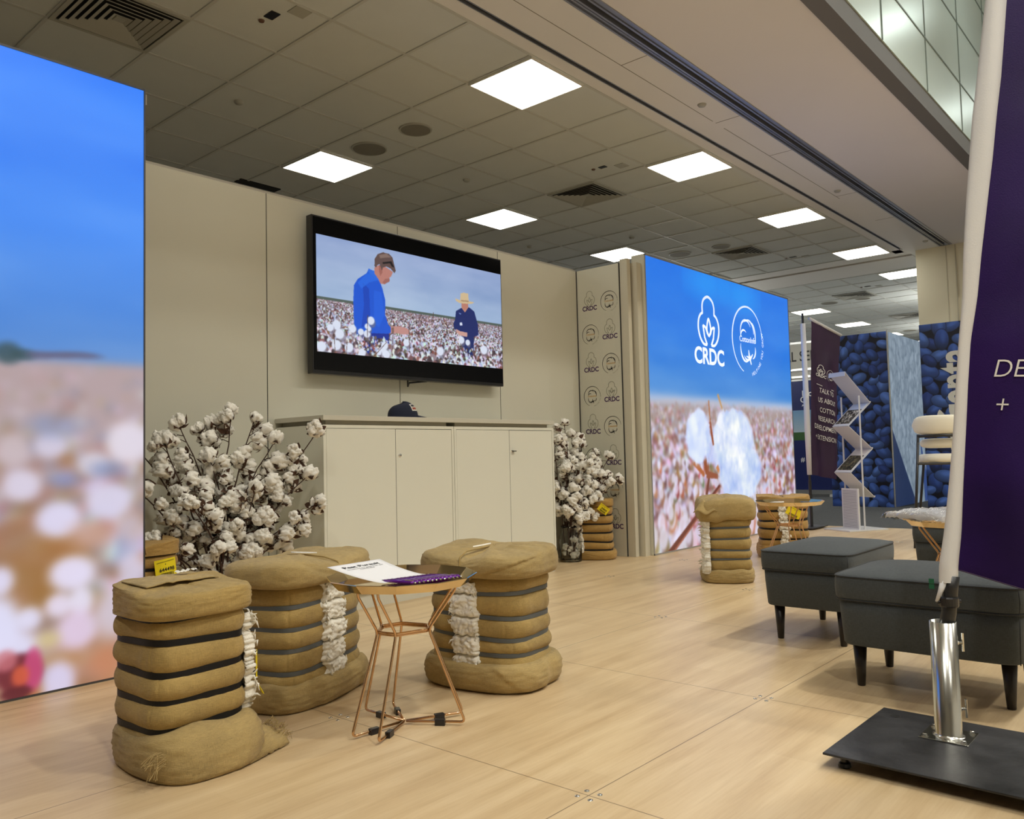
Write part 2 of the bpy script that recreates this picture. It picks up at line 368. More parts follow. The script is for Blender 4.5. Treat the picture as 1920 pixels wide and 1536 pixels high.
# tiled ceiling: tiles, border plaster and T bars
AX, AY = 3.606, 3.43
struct('ceiling', MB().box(-8, AY, CZ, 12.006, 15.9, CZ + .06), W_CEIL)
struct('ceiling', MB().box(13.32, 2.9, CZ, 25.9, 15.9, CZ + .06), W_CEIL)
tb = MB()
for i in range(-19, 15):
    x = AX + .6 * i
    if x > -7.9: tb.box(x - .011, AY, CZ - .007, x + .011, 15.8, CZ)
for j in range(0, 21): tb.box(-7.9, AY + .6 * j - .011, CZ - .0065, 12.006, AY + .6 * j + .011, CZ)
for i in range(0, 21): x = 13.36 + .6 * i; tb.box(x - .011, 3.0, CZ - .007, x + .011, 15.8, CZ)
for j in range(-1, 21): tb.box(13.34, AY + .6 * j - .011, CZ - .0065, 25.8, AY + .6 * j + .011, CZ)
struct('trim_1', tb, W_TBAR)
# plaster strips beside the tiles, between the tracks and towards the atrium
G1, G2 = 3.29, 2.77
pl = MB(); pl.box(-8, G1 + .022, CZ - .001, 12.0, AY, CZ + .06); pl.box(-8, G2 + .075, CZ - .004, 13.32, G1 - .022, CZ + .06)
pl.box(12.006, G1 - .022, CZ - .001, 12.38, 15.9, CZ + .06); pl.box(12.44, G1 - .022, CZ - .012, 13.22, 15.9, CZ + .06)
pl.box(13.26, 2.9, CZ - .002, 13.32, 15.9, CZ + .06); pl.box(12.0, G1 + .02, CZ - .001, 12.2, AY, CZ + .06)
struct('ceiling', pl, W_PLAIN)
struct('ceiling', MB().box(-8, 1.80, CZ - .004, 25.9, G2 - .075, CZ + .06), mat('smooth_ceiling', (.70, .68, .69), .75, var=.02, vscale=.8))
struct('trim_2', MB().box(-8, G1 - .022, CZ + .012, 11.98, G1 + .022, CZ + .05).box(-8, G2 - .075, CZ + .03, 12.2, G2 + .075, CZ + .06)
       .box(12.38, G1, CZ + .02, 12.44, 15.9, CZ + .05).box(13.22, G1, CZ + .02, 13.26, 15.9, CZ + .05), DARKGAP)
tr = MB()
for s in (-1, 1):
    tr.box(-8, G1 + s * .018 - .004, CZ - .006, 11.98, G1 + s * .018 + .004, CZ + .02)
    for q, hh in ((.072, -.012), (.050, -.002), (.026, -.006)): tr.box(-8, G2 + s * q - .007, CZ + hh, 12.15, G2 + s * q + .007, CZ + .03)
    tr.box(-8, G2 + s * .05 - .02, CZ + .006, 12.15, G2 + s * .05 + .02, CZ + .03)
struct('trim_3', tr, mat('anodised_track', (.33, .35, .42), .4, .7))
# thin joints of the plaster access panels
jn = MB()
for x in (3.0, 4.75, 6.15, 7.2, 8.9, 10.2): jn.box(x, G2 + .09, CZ - .0052, x + .006, G2 + .30, CZ - .0035)
jn.box(3.0, G2 + .297, CZ - .0052, 6.1, G2 + .302, CZ - .0035); jn.box(6.3, G2 + .297, CZ - .0052, 9.0, G2 + .302, CZ - .0035)
struct('trim_4', jn, mat('fine_joint', (.22, .20, .17), .8))
# grey steel edge and the metal clad upstand of the atrium
struct('trim_5', MB().box(-8, 1.69, CZ - .03, 25.9, 1.80, CZ + .12), BEAMG)
struct('wall_atrium', MB().box(-8, 1.68, CZ + .12, 25.9, 1.78, 6.0), CLAD)
jj = MB()
for z in (4.11, 4.68, 5.24): jj.box(-8, 1.674, z - .006, 25.9, 1.682, z + .006)
k = -8
x = 5.93 - 1.13 * 9
while x < 20: jj.box(x - .006, 1.674, CZ + .12, x + .006, 1.682, 6.0); x += 1.13
struct('trim_6', jj, mat('cladding_joint', (.20, .25, .23), .5))

# ---------------- ceiling lights
def light_panel():
    t = thing('ceiling_light', 'x', 'ceiling light')
    MB().add([(0, 0, 0)], [])
    fr = MB()
    for a, b, c, d in ((-.3, -.3, .3, -.288), (-.3, .288, .3, .3), (-.3, -.288, -.288, .288), (.288, -.288, .3, .288)): fr.box(a, b, -.022, c, d, -.008)
    fr.build('frame', mat('light_frame', (.7, .69, .64), .4), t)
    MB().box(-.288, -.288, -.018, .288, .288, -.009).build('diffuser', LAMPM, t)
    return t
LP = light_panel(); first = True
lights = []
for X, Y, lab in [
    (4.506, 3.73, 'largest square ceiling light panel, in the top middle of the picture beside the long track'),
    (4.506, 6.13, 'square ceiling light panel above the left end of the television, beside a round speaker'),
    (6.906, 3.73, 'square ceiling light panel beside the track, right of the square air vent'),
    (6.906, 6.13, 'square ceiling light panel above the right end of the television'),
    (9.306, 3.73, 'third light panel from the camera in the row beside the long track'),
    (9.306, 6.13, 'ceiling light panel partly covered by the top left corner of the tall lightbox'),
    (11.70, 3.73, 'fourth light panel in the row beside the track, last before the cross beam'),
    (11.70, 6.13, 'sliver of a ceiling light showing above the middle of the tall lightbox'),
    (13.66, 3.73, 'ceiling light panel just beyond the cross beam, cut by the cream column'),
    (13.66, 6.13, 'sliver of a ceiling light above the right end of the tall lightbox'),
    (16.06, 6.13, 'ceiling light panel just right of the tall lightbox top corner'),
    (18.46, 6.13, 'ceiling light panel above the top of the far purple banner and seed print wall'),
    (16.06, 3.73, 'ceiling light panel hidden behind the column'), (18.46, 3.73, ''), (20.86, 6.13, 'far ceiling light peeping over the seed print wall'), (23.2, 6.13, ''),
    (20.86, 8.53, 'farthest left ceiling light, low beside the lightbox edge above the white booth'), (18.46, 8.53, ''), (16.06, 8.53, ''), (13.66, 8.53, ''), (23.2, 3.73, ''), (20.86, 3.73, ''),
    (2.106, 3.73, ''), (2.106, 6.13, ''), (4.506, 8.53, ''), (9.306, 8.53, ''), (2.106, 8.53, ''), (6.906, 8.53, ''), (11.70, 8.53, ''),
    (4.506, 10.93, ''), (9.306, 10.93, '')]:
    o = LP if first else copy_tree(LP); first = False
    o.location = (X, Y, CZ); o['group'] = 'square ceiling light panels'
    o['label'] = lab or 'square ceiling light panel outside the picture or hidden by walls'
# ---------------- vents
def vent():
    t = thing('air_vent', 'x', 'air vent')
    b = MB().box(-.285, -.285, -.002, .285, .285, .0); b.build('backing', DARKGAP, t)
    f = MB()
    for a, b_, c, d in ((-.297, -.297, .297, -.27), (-.297, .27, .297, .297), (-.297, -.27, -.27, .27), (.27, -.27, .297, .27)): f.box(a, b_, -.012, c, d, -.003)
    f.build('frame', VENTM, t)
    for k in range(6):
        r0 = .255 - .04 * k; s = MB(); r1 = r0 - .026
        for q in range(4):
            c, n = math.cos(q * PI / 2), math.sin(q * PI / 2); R = lambda x, y, z: (x * c - y * n, x * n + y * c, z)
            s.hull([R(-r0, -r0, -.016), R(r0, -r0, -.016), R(r1, -r1, -.005), R(-r1, -r1, -.005)], [R(-r0, -r0, -.013), R(r0, -r0, -.013), R(r1, -r1, -.0025), R(-r1, -r1, -.0025)])
        s.build('louvre', VENTM, t)
    MB().box(-.03, -.03, -.012, .03, .03, -.003).build('centre_plate', VENTM, t)
    return t
V = vent()
for i, (X, Y, lab) in enumerate([(2.106, 4.93, 'large square air vent at the top left corner of the picture'), (6.906, 4.93, 'square louvred air vent in the middle of the tiled ceiling'),
                    (10.50, 4.93, 'square air vent above the tall lightbox, beside two round speakers'), (15.0, 4.93, 'small far air vent beyond the cross beam'), (18.2, 4.93, 'farthest air vent, cut by the column edge')]):
    o = V if i == 0 else copy_tree(V); o.location = (X, Y, CZ - .004); o['label'] = lab; o['group'] = 'square air vents in the ceiling'
for i, (X, Y, r, lab) in enumerate([(4.506, 4.93, .135, 'round ceiling speaker, the smaller and nearer of the pair left of the largest light'), (4.506, 5.53, .155, 'round ceiling speaker, the bigger of the pair, above the light over the television'),
                    (9.93, 5.56, .15, 'round ceiling speaker just above the tall lightbox, left one'), (9.98, 4.97, .12, 'round ceiling speaker above the tall lightbox, right one next to the vent'),
                    (15.42, 5.53, .15, 'far round ceiling speaker beyond the beam, left one'), (15.44, 4.93, .13, 'far round ceiling speaker beyond the beam, right one'), (20.6, 5.55, .15, 'farthest round ceiling speaker beside the column')]):
    t = thing('ceiling_speaker', lab, 'speaker', (X, Y, CZ), group='round ceiling speakers')
    MB().lathe([(.001, -.010), (r - .012, -.009), (r - .01, -.004), (r - .01, 0)], 40, cap=False).build('grille', SPKM, t)
    MB().lathe([(r - .012, -.012), (r, -.010), (r + .002, 0), (r - .014, 0), (r - .012, -.012)], 40, cap=False).build('rim', VENTM, t)
for i, (x, y, lab) in enumerate([(448, 190, 'small round detector on a dark tile above the left cabinet wall'), (875, 337, 'small round detector on a tile between the television lights'),
        (1316, 195, 'small round detector on the plain strip between the tracks'), (1570, 357, 'small round detector on the strip, farther along the tracks'), (1185, 445, 'tiny round detector behind the lightbox top corner'), (993, 462, 'tiny round detector over the right end of the television'),(1735, 451,'farthest detector on the plain strip near the column')]):
    p = atz(x, y, CZ)
    setp(MB().lathe([(.001, -.022), (.026, -.021), (.034, -.010), (.036, 0)], 20, cap=False).build('smoke_detector', VENTM, smooth=True, loc=(p[0], p[1], CZ)), lab, 'detector', 'small round ceiling detectors')
for i, (x, y, s, lab) in enumerate([(510, 28, 1, 'black sensor window in a ceiling tile near the top edge'), (1130, 313, .8, 'black sensor window in a ceiling tile above the vent'), (1487, 482, 1, 'dark sensor on the tile left of the fourth row light'), (1627, 537, 1, 'dark sensor on a tile beyond the cross beam')]):
    p = atz(x, y, CZ); t = thing('ceiling_sensor', lab, 'sensor', (p[0], p[1], CZ), group='sensor fittings in ceiling tiles')
    MB().box(-.03 * s, -.045 * s, -.006, .03 * s, .045 * s, 0).build('sensor_window', BLACKP, t)
    MB().box(.04, -.20, -.005, .15, -.10, 0).build('cover_plate', VENTM, t)
    MB().lathe([(.001, -.012), (.016, -.01), (.02, 0)], 14, cap=False).build('sprinkler', mat('brown_sprinkler', (.12, .06, .035), .5), t, loc=(-.01, .10, 0))
p = atz(487, 348, CZ)
struct('trim_7', MB().box(p[0] - .24, p[1] - .06, CZ - .009, p[0] + .2, p[1] + .06, CZ + .001), DARKGAP)

# ---------------- downlights hanging in the atrium roof (behind and right of the camera)
ld = bpy.data.lights.new('downlight', 'AREA'); ld.shape = 'DISK'; ld.size = .22; ld.energy = DOWN_W; ld.color = DOWN_COL; ld.spread = math.radians(140)
dl = None
for X, Y in ((2.2, -.6), (4.2, -.2), (6.4, -.2), (8.9, -.3), (.2, -1.2), (3.2, -2.8), (6.2, -2.9), (9.5, -2.9), (-1.2, 0.2), (11.5, -.4), (12.5, -3), (0.0, -3.6)):
    Z = 5.0
    if dl is None:
        dl = thing('downlight', 'x', 'downlight')
        MB().lathe([(.13, 0), (.14, .02), (.14, .30), (.05, .34), (.015, .36), (.015, .999)], 24).build('housing', BLACKM, dl)
        MB().lathe([(.001, -.002), (.115, -.002), (.115, 0.0)], 24, cap=False).build('lens', mat('downlight_lens', (.8, .8, .8), .5, emis=DOWN_COL, es=60), dl)
        lo = bpy.data.objects.new('lamp', ld); COL.objects.link(lo); lo.parent = dl; lo.location = (0, 0, -.012)
        o = dl
    else: o = copy_tree(dl)
    o.location = (X, Y, Z); o['label'] = 'black pendant downlight hanging in the atrium outside the picture'; o['group'] = 'atrium downlights'

gl = bpy.data.lights.new('globe_fill_lamp', 'POINT'); gl.shadow_soft_size = .07; gl.energy = 9; gl.color = (.93, 1.0, .96)  # globe lamps added to brighten the atrium cladding and the far ceiling
g0 = g1 = None
for X, Y, Z in ((8.3, .9, 5.1), (5.6, .6, 5.3), (11.4, .7, 5.2), (16, 3.7, 2.94), (20, 4.7, 2.94), (16, 8.2, 2.94), (20, 10, 2.94), (12.5, 7.2, 2.94)):
    if g0 is None:
        g0 = thing('globe_fill_lamp', 'x', 'lamp')
        MB().lathe([(.0005, -.085), (.05, -.07), (.08, -.02), (.08, .02), (.05, .07), (.02, .085), (.015, .6)], 20).build('globe', mat('globe_glass', (.9, .9, .9), .3, emis=(.93, 1, .96), es=4), g0, smooth=True)
        lo = bpy.data.objects.new('bulb', gl); COL.objects.link(lo); lo.parent = g0; lo.location = (0, 0, -.17)
        o = g0
    else:
        o = copy_tree(g0)
        if Z < 4:  # unseen stronger copies, added to lift the dim far ceiling
            for c in o.children:
                if c.type == 'LIGHT':
                    if g1 is None: g1 = gl.copy(); g1.energy = 55; g1.color = LAMP_COL
                    c.data = g1
    o.location = (X, Y, Z); o['label'] = 'unseen white globe lamp added behind the column or lightbox to brighten the far ceiling' if Z < 4 else 'white globe lamp added in the atrium to brighten the metal cladding'; o['group'] = 'added hall fill lamps' if Z < 4 else 'added atrium fill lamps'
# ---------------- booth back wall: one metre panels, with the printed return wall
YW = 4.15
bw = MB(); gp = MB()
for i in range(-2, 4):
    x0 = 1.612 + i; bw.box(x0 + .003, YW, 0, x0 + .997, YW + .04, 2.398)
for i in range(-2, 5): gp.box(1.612 + i - .003, YW + .003, 0, 1.612 + i + .003, YW + .038, 2.40)
struct('wall_back', bw, W_WALL)
g = struct('trim_8', gp, W_PANELGAP)
struct('trim_9', MB().box(-.39, YW + .002, 2.398, 5.61, YW + .042, 2.412), mat('wall_capping', (.5, .48, .42), .4, .5))
XR = 5.62
rw = struct('wall_side', MB().box(XR, 3.722, .0, XR + .04, YW + .04, 2.40), W_WALL, bevel=.001)
struct('trim_10', MB().box(XR + .012, 3.645, 0, XR + .06, 3.716, 2.43).box(XR + .062, 3.722, 0, XR + .16, 4.19, 2.40).box(XR + .085, 3.60, 0, 5.777, 3.7215, 2.40), mat('cream_post', (.60, .565, .45), .45))
struct('trim_11', MB().box(XR - .004, YW - .004, 0, XR + .002, YW + .001, 2.40).box(XR + .002, 3.717, 0, XR + .03, 3.722, 2.40), W_PANELGAP)

# ---------------- logos (flat print)
CR_OUT = smoothpts([(-.10, .02), (-.26, .03), (-.41, .16), (-.49, .36), (-.47, .56), (-.38, .69), (-.28, .74)], 5) + smoothpts([(-.28, .76), (-.28, .92), (-.20, 1.06), (0, 1.14), (.20, 1.06), (.28, .92), (.28, .76)], 5) + smoothpts([(.28, .74), (.38, .69), (.47, .56), (.49, .36), (.41, .16), (.26, .03), (.10, .02)], 5)
CR_P1 = [(-.10, .02), (-.21, .19), (-.27, .45)] + smoothpts([(-.27, .45), (-.15, .41), (-.06, .27)], 4)
CR_P2 = smoothpts([(0, .22), (-.09, .34), (-.07, .50), (0, .63), (.07, .50), (.09, .34), (0, .22)], 4)
CR_P3 = [(-x, y) for x, y in CR_P1]
def logo_crdc(T, s, wd=.055, icon=True, word=True):
    a, b = MB(), MB(); K = lambda x, y: T(x * s, y * s)
    for P in (CR_OUT, CR_P1, CR_P2, CR_P3): a.ribbon(P, wd, K)
    b.text('CRDC', lambda x, y: T(x * s, y * s - .42 * s), .52, .028, align='CENTER')
    return a, b
def logo_info(T, s, curved=True):
    a, b, c = MB(), MB(), MB(); K = lambda x, y: T(x * s, y * s)
    arc = lambda cx, cy, r, a0, a1, n=24, ry=None: [(cx + r * math.cos(math.radians(a0 + (a1 - a0) * i / n)), cy + (ry or r) * math.sin(math.radians(a0 + (a1 - a0) * i / n))) for i in range(n + 1)]
    tap = lambda n, m: [.008 + m * math.sin(PI * i / n) for i in range(n + 1)]
    a.ribbon(arc(0, 0, .56, 8, 250, 60), [.012 + .02 * math.sin(PI * i / 60) for i in range(61)], K)
    for cx, cy, rx, ry, a0, a1, m in ((-.06, .13, .20, .20, 30, 200, .03), (.03, .15, .20, .19, -10, 130, .025), (.12, .06, .17, .26, -20, 75, .035), (-.14, .06, .11, .10, 40, 190, .025),
                                      (-.08, -.13, .19, .23, 165, 300, .035), (.1, -.15, .18, .16, -70, 20, .03), (-.03, -.23, .12, .10, 200, 350, .03)):
        a.ribbon(arc(cx, cy, rx, a0, a1, 16, ry), tap(16, m), K)
    a.ribbon([(.02, -.16), (.03, -.25), (.10, -.40)], [.02, .05, .03], K); a.ribbon([(.17, -.22), (.08, -.30), (-.07, -.27)], [.02, .05, .02], K)
    b.text('CottonInfo', lambda x, y: T(x * s, (y - .035) * s), .135, .012, align='CENTER')
    if curved:
        txt = 'HELPING YOU GROW'; n = len(txt)
        for i, ch in enumerate(txt):
            if ch == ' ': continue
            t = math.radians(-75 + 88 * i / (n - 1)); cx, cy = .60 * math.cos(t), .60 * math.sin(t); r = t + PI / 2; co, si = math.cos(r), math.sin(r)
            c.text(ch, lambda x, y: T((cx + x * co - y * si) * s, (cy + x * si + y * co) * s), .085, .004, align='CENTER')
    return a, b, c
for row in range(8):
    z = 2.10 - row * .2605
    for side in (0, 1):
        y = 4.02 - .197 * side
        T = lambda u, v, y=y, z=z: (XR - .0012, y - u, z + v)
        if (row + side) % 2 == 0:
            a, b = logo_crdc(lambda u, v: T(u, v - .01), .105, .05); a.build('logo_outline', GREY_INK, rw); b.build('logo_lettering', PURPLE_INK, rw)
        else:
            a, b, c = logo_info(T, .148, row < 5); a.build('logo_outline', INK, rw); b.build('logo_lettering', ORANGE_INK, rw)
            if c.v and row < 4: c.build('logo_tagline', GREY_INK, rw)
# ================================================================== LIGHTBOXES
def sky_arr(P, top, mid, low, z0, z1, seed, cloud=16):
    t = np.clip((P.Z - z0) / (z1 - z0), 0, 1)[..., None]; low, mid, top = map(lambda c: np.array(c, float), (low, mid, top))
    c = np.where(t < .45, low + (mid - low) * (t / .45), mid + (top - mid) * ((t - .45) / .55))
    n = fbm(P.X, P.Z, 1.3, 5, seed)[..., None]; P.a[:] = c + n * np.array([1.1, .7, .25]) * cloud
# right lightbox: X 5.78..8.70
RX0, RX1, RY, RZ = 5.78, 8.695, 3.57, 2.48
P = Pic(RX0 + .012, RX1 - .012, .012, RZ - .012, 520, 560); HZ = 1.28
sky_arr(P, (38, 122, 232), (44, 126, 226), (84, 146, 214), HZ, 2.48, 3, 20)
for cx, cz in ((6.85, 2.38), (7.55, 2.36)): P.ell(cx, cz, .35, .14, 0, (40, 165, 255), .55, 1.4)
g = P.Z < HZ + .03 * fbm(P.X, P.Z * 0, 4, 1, 5)
P.a[g] = np.array((168, 150, 148)); hz = np.exp(-((P.Z - HZ) / .05) ** 2)[..., None] * .8; P.a = P.a * (1 - hz) + np.array((186, 194, 216)) * hz
r = random.Random(5)
for k in range(5200):
    d = (k / 5200.) ** .8; z = HZ - .02 - d * 1.27 + r.uniform(-.02, .02); s = .012 + .085 * d ** 1.2; x = r.uniform(RX0 - .1, RX1 + .1)
    q = r.random(); dark = d * .8
    if q < .44: c = (214 + r.uniform(-22, 22), 208 + r.uniform(-22, 18), 232 + r.uniform(-20, 18))
    elif q < .78: c = (166 - 40 * dark + r.uniform(-25, 25), 126 - 40 * dark + r.uniform(-25, 20), 104 - 40 * dark + r.uniform(-20, 20))
    elif q < .90: c = (150 - 70 * dark, 104 - 60 * dark, 100 - 50 * dark)
    else: c = (168, 172, 206)
    P.ell(x, z, s * r.uniform(.4, .8), s * r.uniform(.7, 1.3), r.uniform(-.4, .4), c, .8, .6)
P.blur(2.2)
for k in range(190):
    z = .02 + .75 * r.random() ** 1.3; x = r.uniform(RX0, RX1); s = .035 + .085 * max(0, 1 - z / .8) ** 1.5
    P.ell(x + .02, z - .03, s * .6, s * 1.2, r.uniform(-.6, .6), (146 + r.uniform(-50, 50), 96 + r.uniform(-34, 34), 70), .75, .5)
    P.ell(x, z, s * .7, s, r.uniform(-.3, .3), (222, 218, 240), .75, .5)
P.blur(1.1)
Z6 = lambda x, y: tuple(aty(1190 + x * .3906, 460 + y * .3906, RY)[[0, 2]])
def blob(cx, cy, rx, ry, col, al=1, soft=.12, ang=0, sh=0):
    a = Z6(cx, cy); b = Z6(cx + rx, cy); c = Z6(cx, cy + ry); P.ell(a[0], a[1], abs(b[0] - a[0]), abs(a[1] - c[1]), ang, col, al, soft, sh)
def ln(a, b, wd, c, al=1): P.line(Z6(*a), Z6(*b), wd, c, al)
ln((160, 1490), (420, 1140), .030, (112, 62, 52)); ln((175, 1490), (418, 1150), .010, (160, 100, 84)); ln((345, 1200), (360, 1090), .022, (120, 70, 58)); ln((350, 1110), (362, 830), .020, (150, 96, 70))
blob(305, 905, 48, 105, (214, 222, 250), .97, .2); blob(300, 950, 38, 100, (196, 208, 246), .7, .3); blob(355, 980, 40, 70, (196, 204, 240), .9, .3)
blob(465, 930, 82, 130, (226, 232, 254), 1, .10); blob(500, 880, 55, 80, (232, 238, 255), .9, .3); blob(525, 930, 45, 80, (200, 214, 250), .85, .3); blob(440, 1000, 62, 110, (218, 224, 250), .9, .3)
blob(548, 1080, 44, 95, (190, 206, 248), .95, .2); blob(495, 1110, 75, 90, (206, 218, 250), .95, .2); blob(520, 1160, 60, 60, (214, 220, 248), .9, .2); blob(455, 850, 50, 40, (236, 240, 255), .9, .3)
for a, b, wd, c in (((355, 745), (362, 870), .012, (176, 120, 84)), ((398, 715), (424, 800), .016, (196, 150, 96)), ((424, 800), (404, 830), .014, (176, 120, 70)), ((285, 1040), (335, 1105), .030, (176, 106, 66)),
                    ((335, 1010), (345, 1100), .034, (150, 84, 54)), ((345, 1100), (400, 1110), .034, (150, 90, 66)), ((395, 1060), (412, 1110), .026, (196, 130, 84)), ((405, 1100), (455, 1190), .026, (160, 92, 64)), ((360, 850), (378, 960), .022, (150, 80, 50))):
    ln(a, b, wd, c)
rb = random.Random(77)
for (cx, cy, rx, ry) in ((305, 920, 50, 112), (465, 930, 84, 132), (548, 1080, 46, 97), (495, 1120, 78, 92)):
    for k in range(90):
        a_ = rb.uniform(0, 2 * PI); q = rb.uniform(.82, 1.03); v = rb.uniform(-16, 10); blob(cx + rx * q * math.cos(a_), cy + ry * q * math.sin(a_), rb.uniform(5, 16), rb.uniform(8, 26), (212 + v, 222 + v * .8, 250), .7, .8)
    for k in range(46):
        x_, y_ = cx + rx * rb.uniform(-.8, .8), cy + ry * rb.uniform(-.8, .8); v = rb.choice((-26, -16, 12, 16)); blob(x_, y_, rb.uniform(5, 22), rb.uniform(14, 50), (218 + v, 226 + v * .8, 252), .38, .95, ang=rb.uniform(-.5, .5))
fm_ = (P.Z < HZ - .02)[..., None]; mu_ = np.array((176, 164, 168.)); P.a = np.where(fm_, np.clip(mu_ + (P.a - mu_) * 1.12, 0, 250), P.a)
wmask = (np.clip((P.a[..., 2] - 215) / 20, 0, 1) * (P.Z < HZ) * (np.abs(P.X - 7.35) < .65))[..., None]
P.a = P.a + wmask * (fbm(P.X, P.Z, 5, 4, 21)[..., None] * np.array([46, 34, 10]) + fbm(P.X, P.Z, 24, 14, 22)[..., None] * np.array([26, 20, 8]) - 4)
P.blur(1.1)
rl = thing('lightbox', 'tall lightbox with blue sky, big cotton boll and white logos, right of the logo wall', 'lightbox', (0, 0, 0), group='cotton field lightboxes')
LBM = vcol_mat('lit_print', 1.0, .4)
P.build('lit_print', LBM, lambda x, z: np.stack([x, x * 0 + RY - .001, z], -1), rl)
MB().box(RX0, RY, .0, RX1, RY + .125, RZ).build('cabinet_frame', W_WALL, rl, bevel=.002)
fr = MB()
for a in ((RX0, RY - .004, 0, RX0 + .012, RY, RZ), (RX1 - .012, RY - .004, 0, RX1, RY, RZ), (RX0, RY - .004, 0, RX1, RY, .012), (RX0, RY - .004, RZ - .012, RX1, RY, RZ)): fr.box(*a)
fr.build('edge_trim', mat('satin_edge', (.45, .46, .48), .4, .6), rl)
cA = aty(1328, 640, RY); T = lambda u, v: (6.853 + u, RY - .003, 1.80 + v)
a, b = logo_crdc(lambda u, v: T(u, v), .40, .062); a.build('logo_outline', WHITEG, rl)
b.build('logo_lettering', WHITEG, rl)
a, b, c = logo_info(lambda u, v: (7.66 + u, RY - .003, 1.925 + v), .60)
a.build('logo_outline', WHITEG, rl); b.build('logo_lettering', WHITEG, rl); c.build('logo_tagline', WHITEG, rl)

# left lightbox, runs out of the frame
LX0, LX1, LY, LZ = .30, 1.536, 3.35, 2.41
P = Pic(LX0 + .008, LX1 - .006, .008, LZ - .008, 330, 620); HZ = 1.245
sky_arr(P, (44, 128, 250), (56, 134, 240), (92, 142, 208), HZ, 2.41, 9, 30)
g = P.Z < HZ; P.a[g] = (176, 156, 160)
r = random.Random(11)
for k in range(1500):
    d = (k / 1500.) ** .75; z = HZ - .01 - d * 1.25; s = .010 + .075 * d ** 1.3; x = r.uniform(LX0 - .1, LX1 + .1); q = r.random()
    if q < .34: c = (212 + r.uniform(-24, 20), 202 + r.uniform(-22, 22), 226 + r.uniform(-20, 20))
    elif q < .76: c = (168 - 14 * d + r.uniform(-28, 30), 136 - 30 * d + r.uniform(-25, 25), 122 - 60 * d + r.uniform(-20, 20))
    elif q < .9: c = (128, 136, 170)
    else: c = (140, 96, 60)
    P.ell(x, z, s * r.uniform(.7, 1.1), s * r.uniform(.5, .8), r.uniform(-.3, .3), c, .75, .9)
P.blur(3)
LP_ = lambda x, y: aty(x, y, LY)[[0, 2]]
def lb(x, y, rx, ry, c, al=.95, soft=.5):
    a = LP_(x, y); b = LP_(x + rx, y); d = LP_(x, y + ry); P.ell(a[0], a[1], abs(b[0] - a[0]), abs(a[1] - d[1]), 0, c, al, soft)
for a in ((90, 1040, 90, 60, (160, 110, 62), .8, .9), (60, 1110, 80, 60, (150, 104, 50), .7, .9), (180, 1210, 70, 80, (176, 120, 84), .7, .9), (60, 910, 70, 40, (160, 130, 124), .6, 1), (20, 1010, 40, 40, (150, 112, 90), .6, 1),
          (110, 974, 42, 34, (218, 214, 242)), (95, 835, 30, 24, (206, 200, 222)), (240, 830, 40, 40, (222, 214, 228)), (25, 845, 30, 30, (196, 180, 186)), (175, 870, 30, 22, (206, 200, 214)), (40, 910, 36, 30, (214, 206, 226)), (205, 940, 44, 34, (214, 208, 232)),
          (135, 1075, 42, 32, (226, 220, 246)), (246, 1070, 24, 40, (214, 206, 226), .8, .7), (110, 1135, 26, 22, (226, 216, 238)), (152, 1128, 22, 28, (226, 220, 240)), (145, 1180, 36, 36, (220, 200, 226)), (0, 1090, 26, 26, (220, 216, 244)),
          (-10, 1180, 50, 60, (222, 222, 250)), (55, 1160, 24, 22, (222, 220, 246)), (110, 1280, 30, 40, (214, 206, 236)), (20, 1215, 50, 30, (220, 218, 244)), (90, 1200, 22, 16, (206, 190, 130), .8, .8), (215, 1150, 40, 50, (212, 204, 222), .8, .8), (200, 1240, 30, 30, (196, 130, 96), .8, .9), (250, 990, 22, 30, (206, 190, 200), .7, .8),
          (170, 1000, 40, 26, (206, 170, 160), .7, 1), (100, 800, 50, 22, (130, 146, 186), .6, 1), (200, 880, 30, 14, (110, 130, 180), .6, 1), (120, 900, 30, 14, (110, 130, 184), .6, 1)): lb(*a)
P.blur(3.2)
lb(35, 1262, 44, 36, (110, 30, 44), .95, .3); lb(62, 1255, 18, 40, (196, 70, 120), .9, .4); lb(38, 1268, 16, 20, (206, 88, 60), .9, .5); lb(10, 1240, 22, 20, (196, 110, 120), .8, .5); lb(30, 1300, 30, 12, (92, 20, 36), .9, .4)
for x, rx, h in ((15, 26, 20), (45, 24, 10), (75, 26, 7), (110, 30, 6), (150, 40, 6)): lb(x, 668 - h * .3, rx, h, (44, 74, 84) if x < 60 else (92, 92, 124), .85, .7)
P.blur(1.8)
ll = thing('lightbox', 'tall glowing lightbox with blue sky over a blurred cotton field, at the left edge', 'lightbox', (0, 0, 0), group='cotton field lightboxes')
P.build('lit_print', LBM, lambda x, z: np.stack([x, x * 0 + LY - .001, z], -1), ll)
MB().box(LX0, LY, .0, LX1, LY + .06, LZ).build('cabinet_frame', mat('silver_frame', (.35, .36, .37), .35, .6), ll)
fr = MB()
for a in ((LX0, LY - .004, 0, LX0 + .008, LY, LZ), (LX1 - .006, LY - .006, 0, LX1, LY, LZ), (LX0, LY - .004, 0, LX1, LY, .008), (LX0, LY - .004, LZ - .008, LX1, LY, LZ)): fr.box(*a)
fr.build('edge_trim', mat('dark_edge', (.10, .10, .11), .4, .6), ll)
MB().box(LX1 - .001, LY, LZ - .065, LX1 + .008, LY + .05, LZ - .02).build('corner_clip', VENTM, ll)

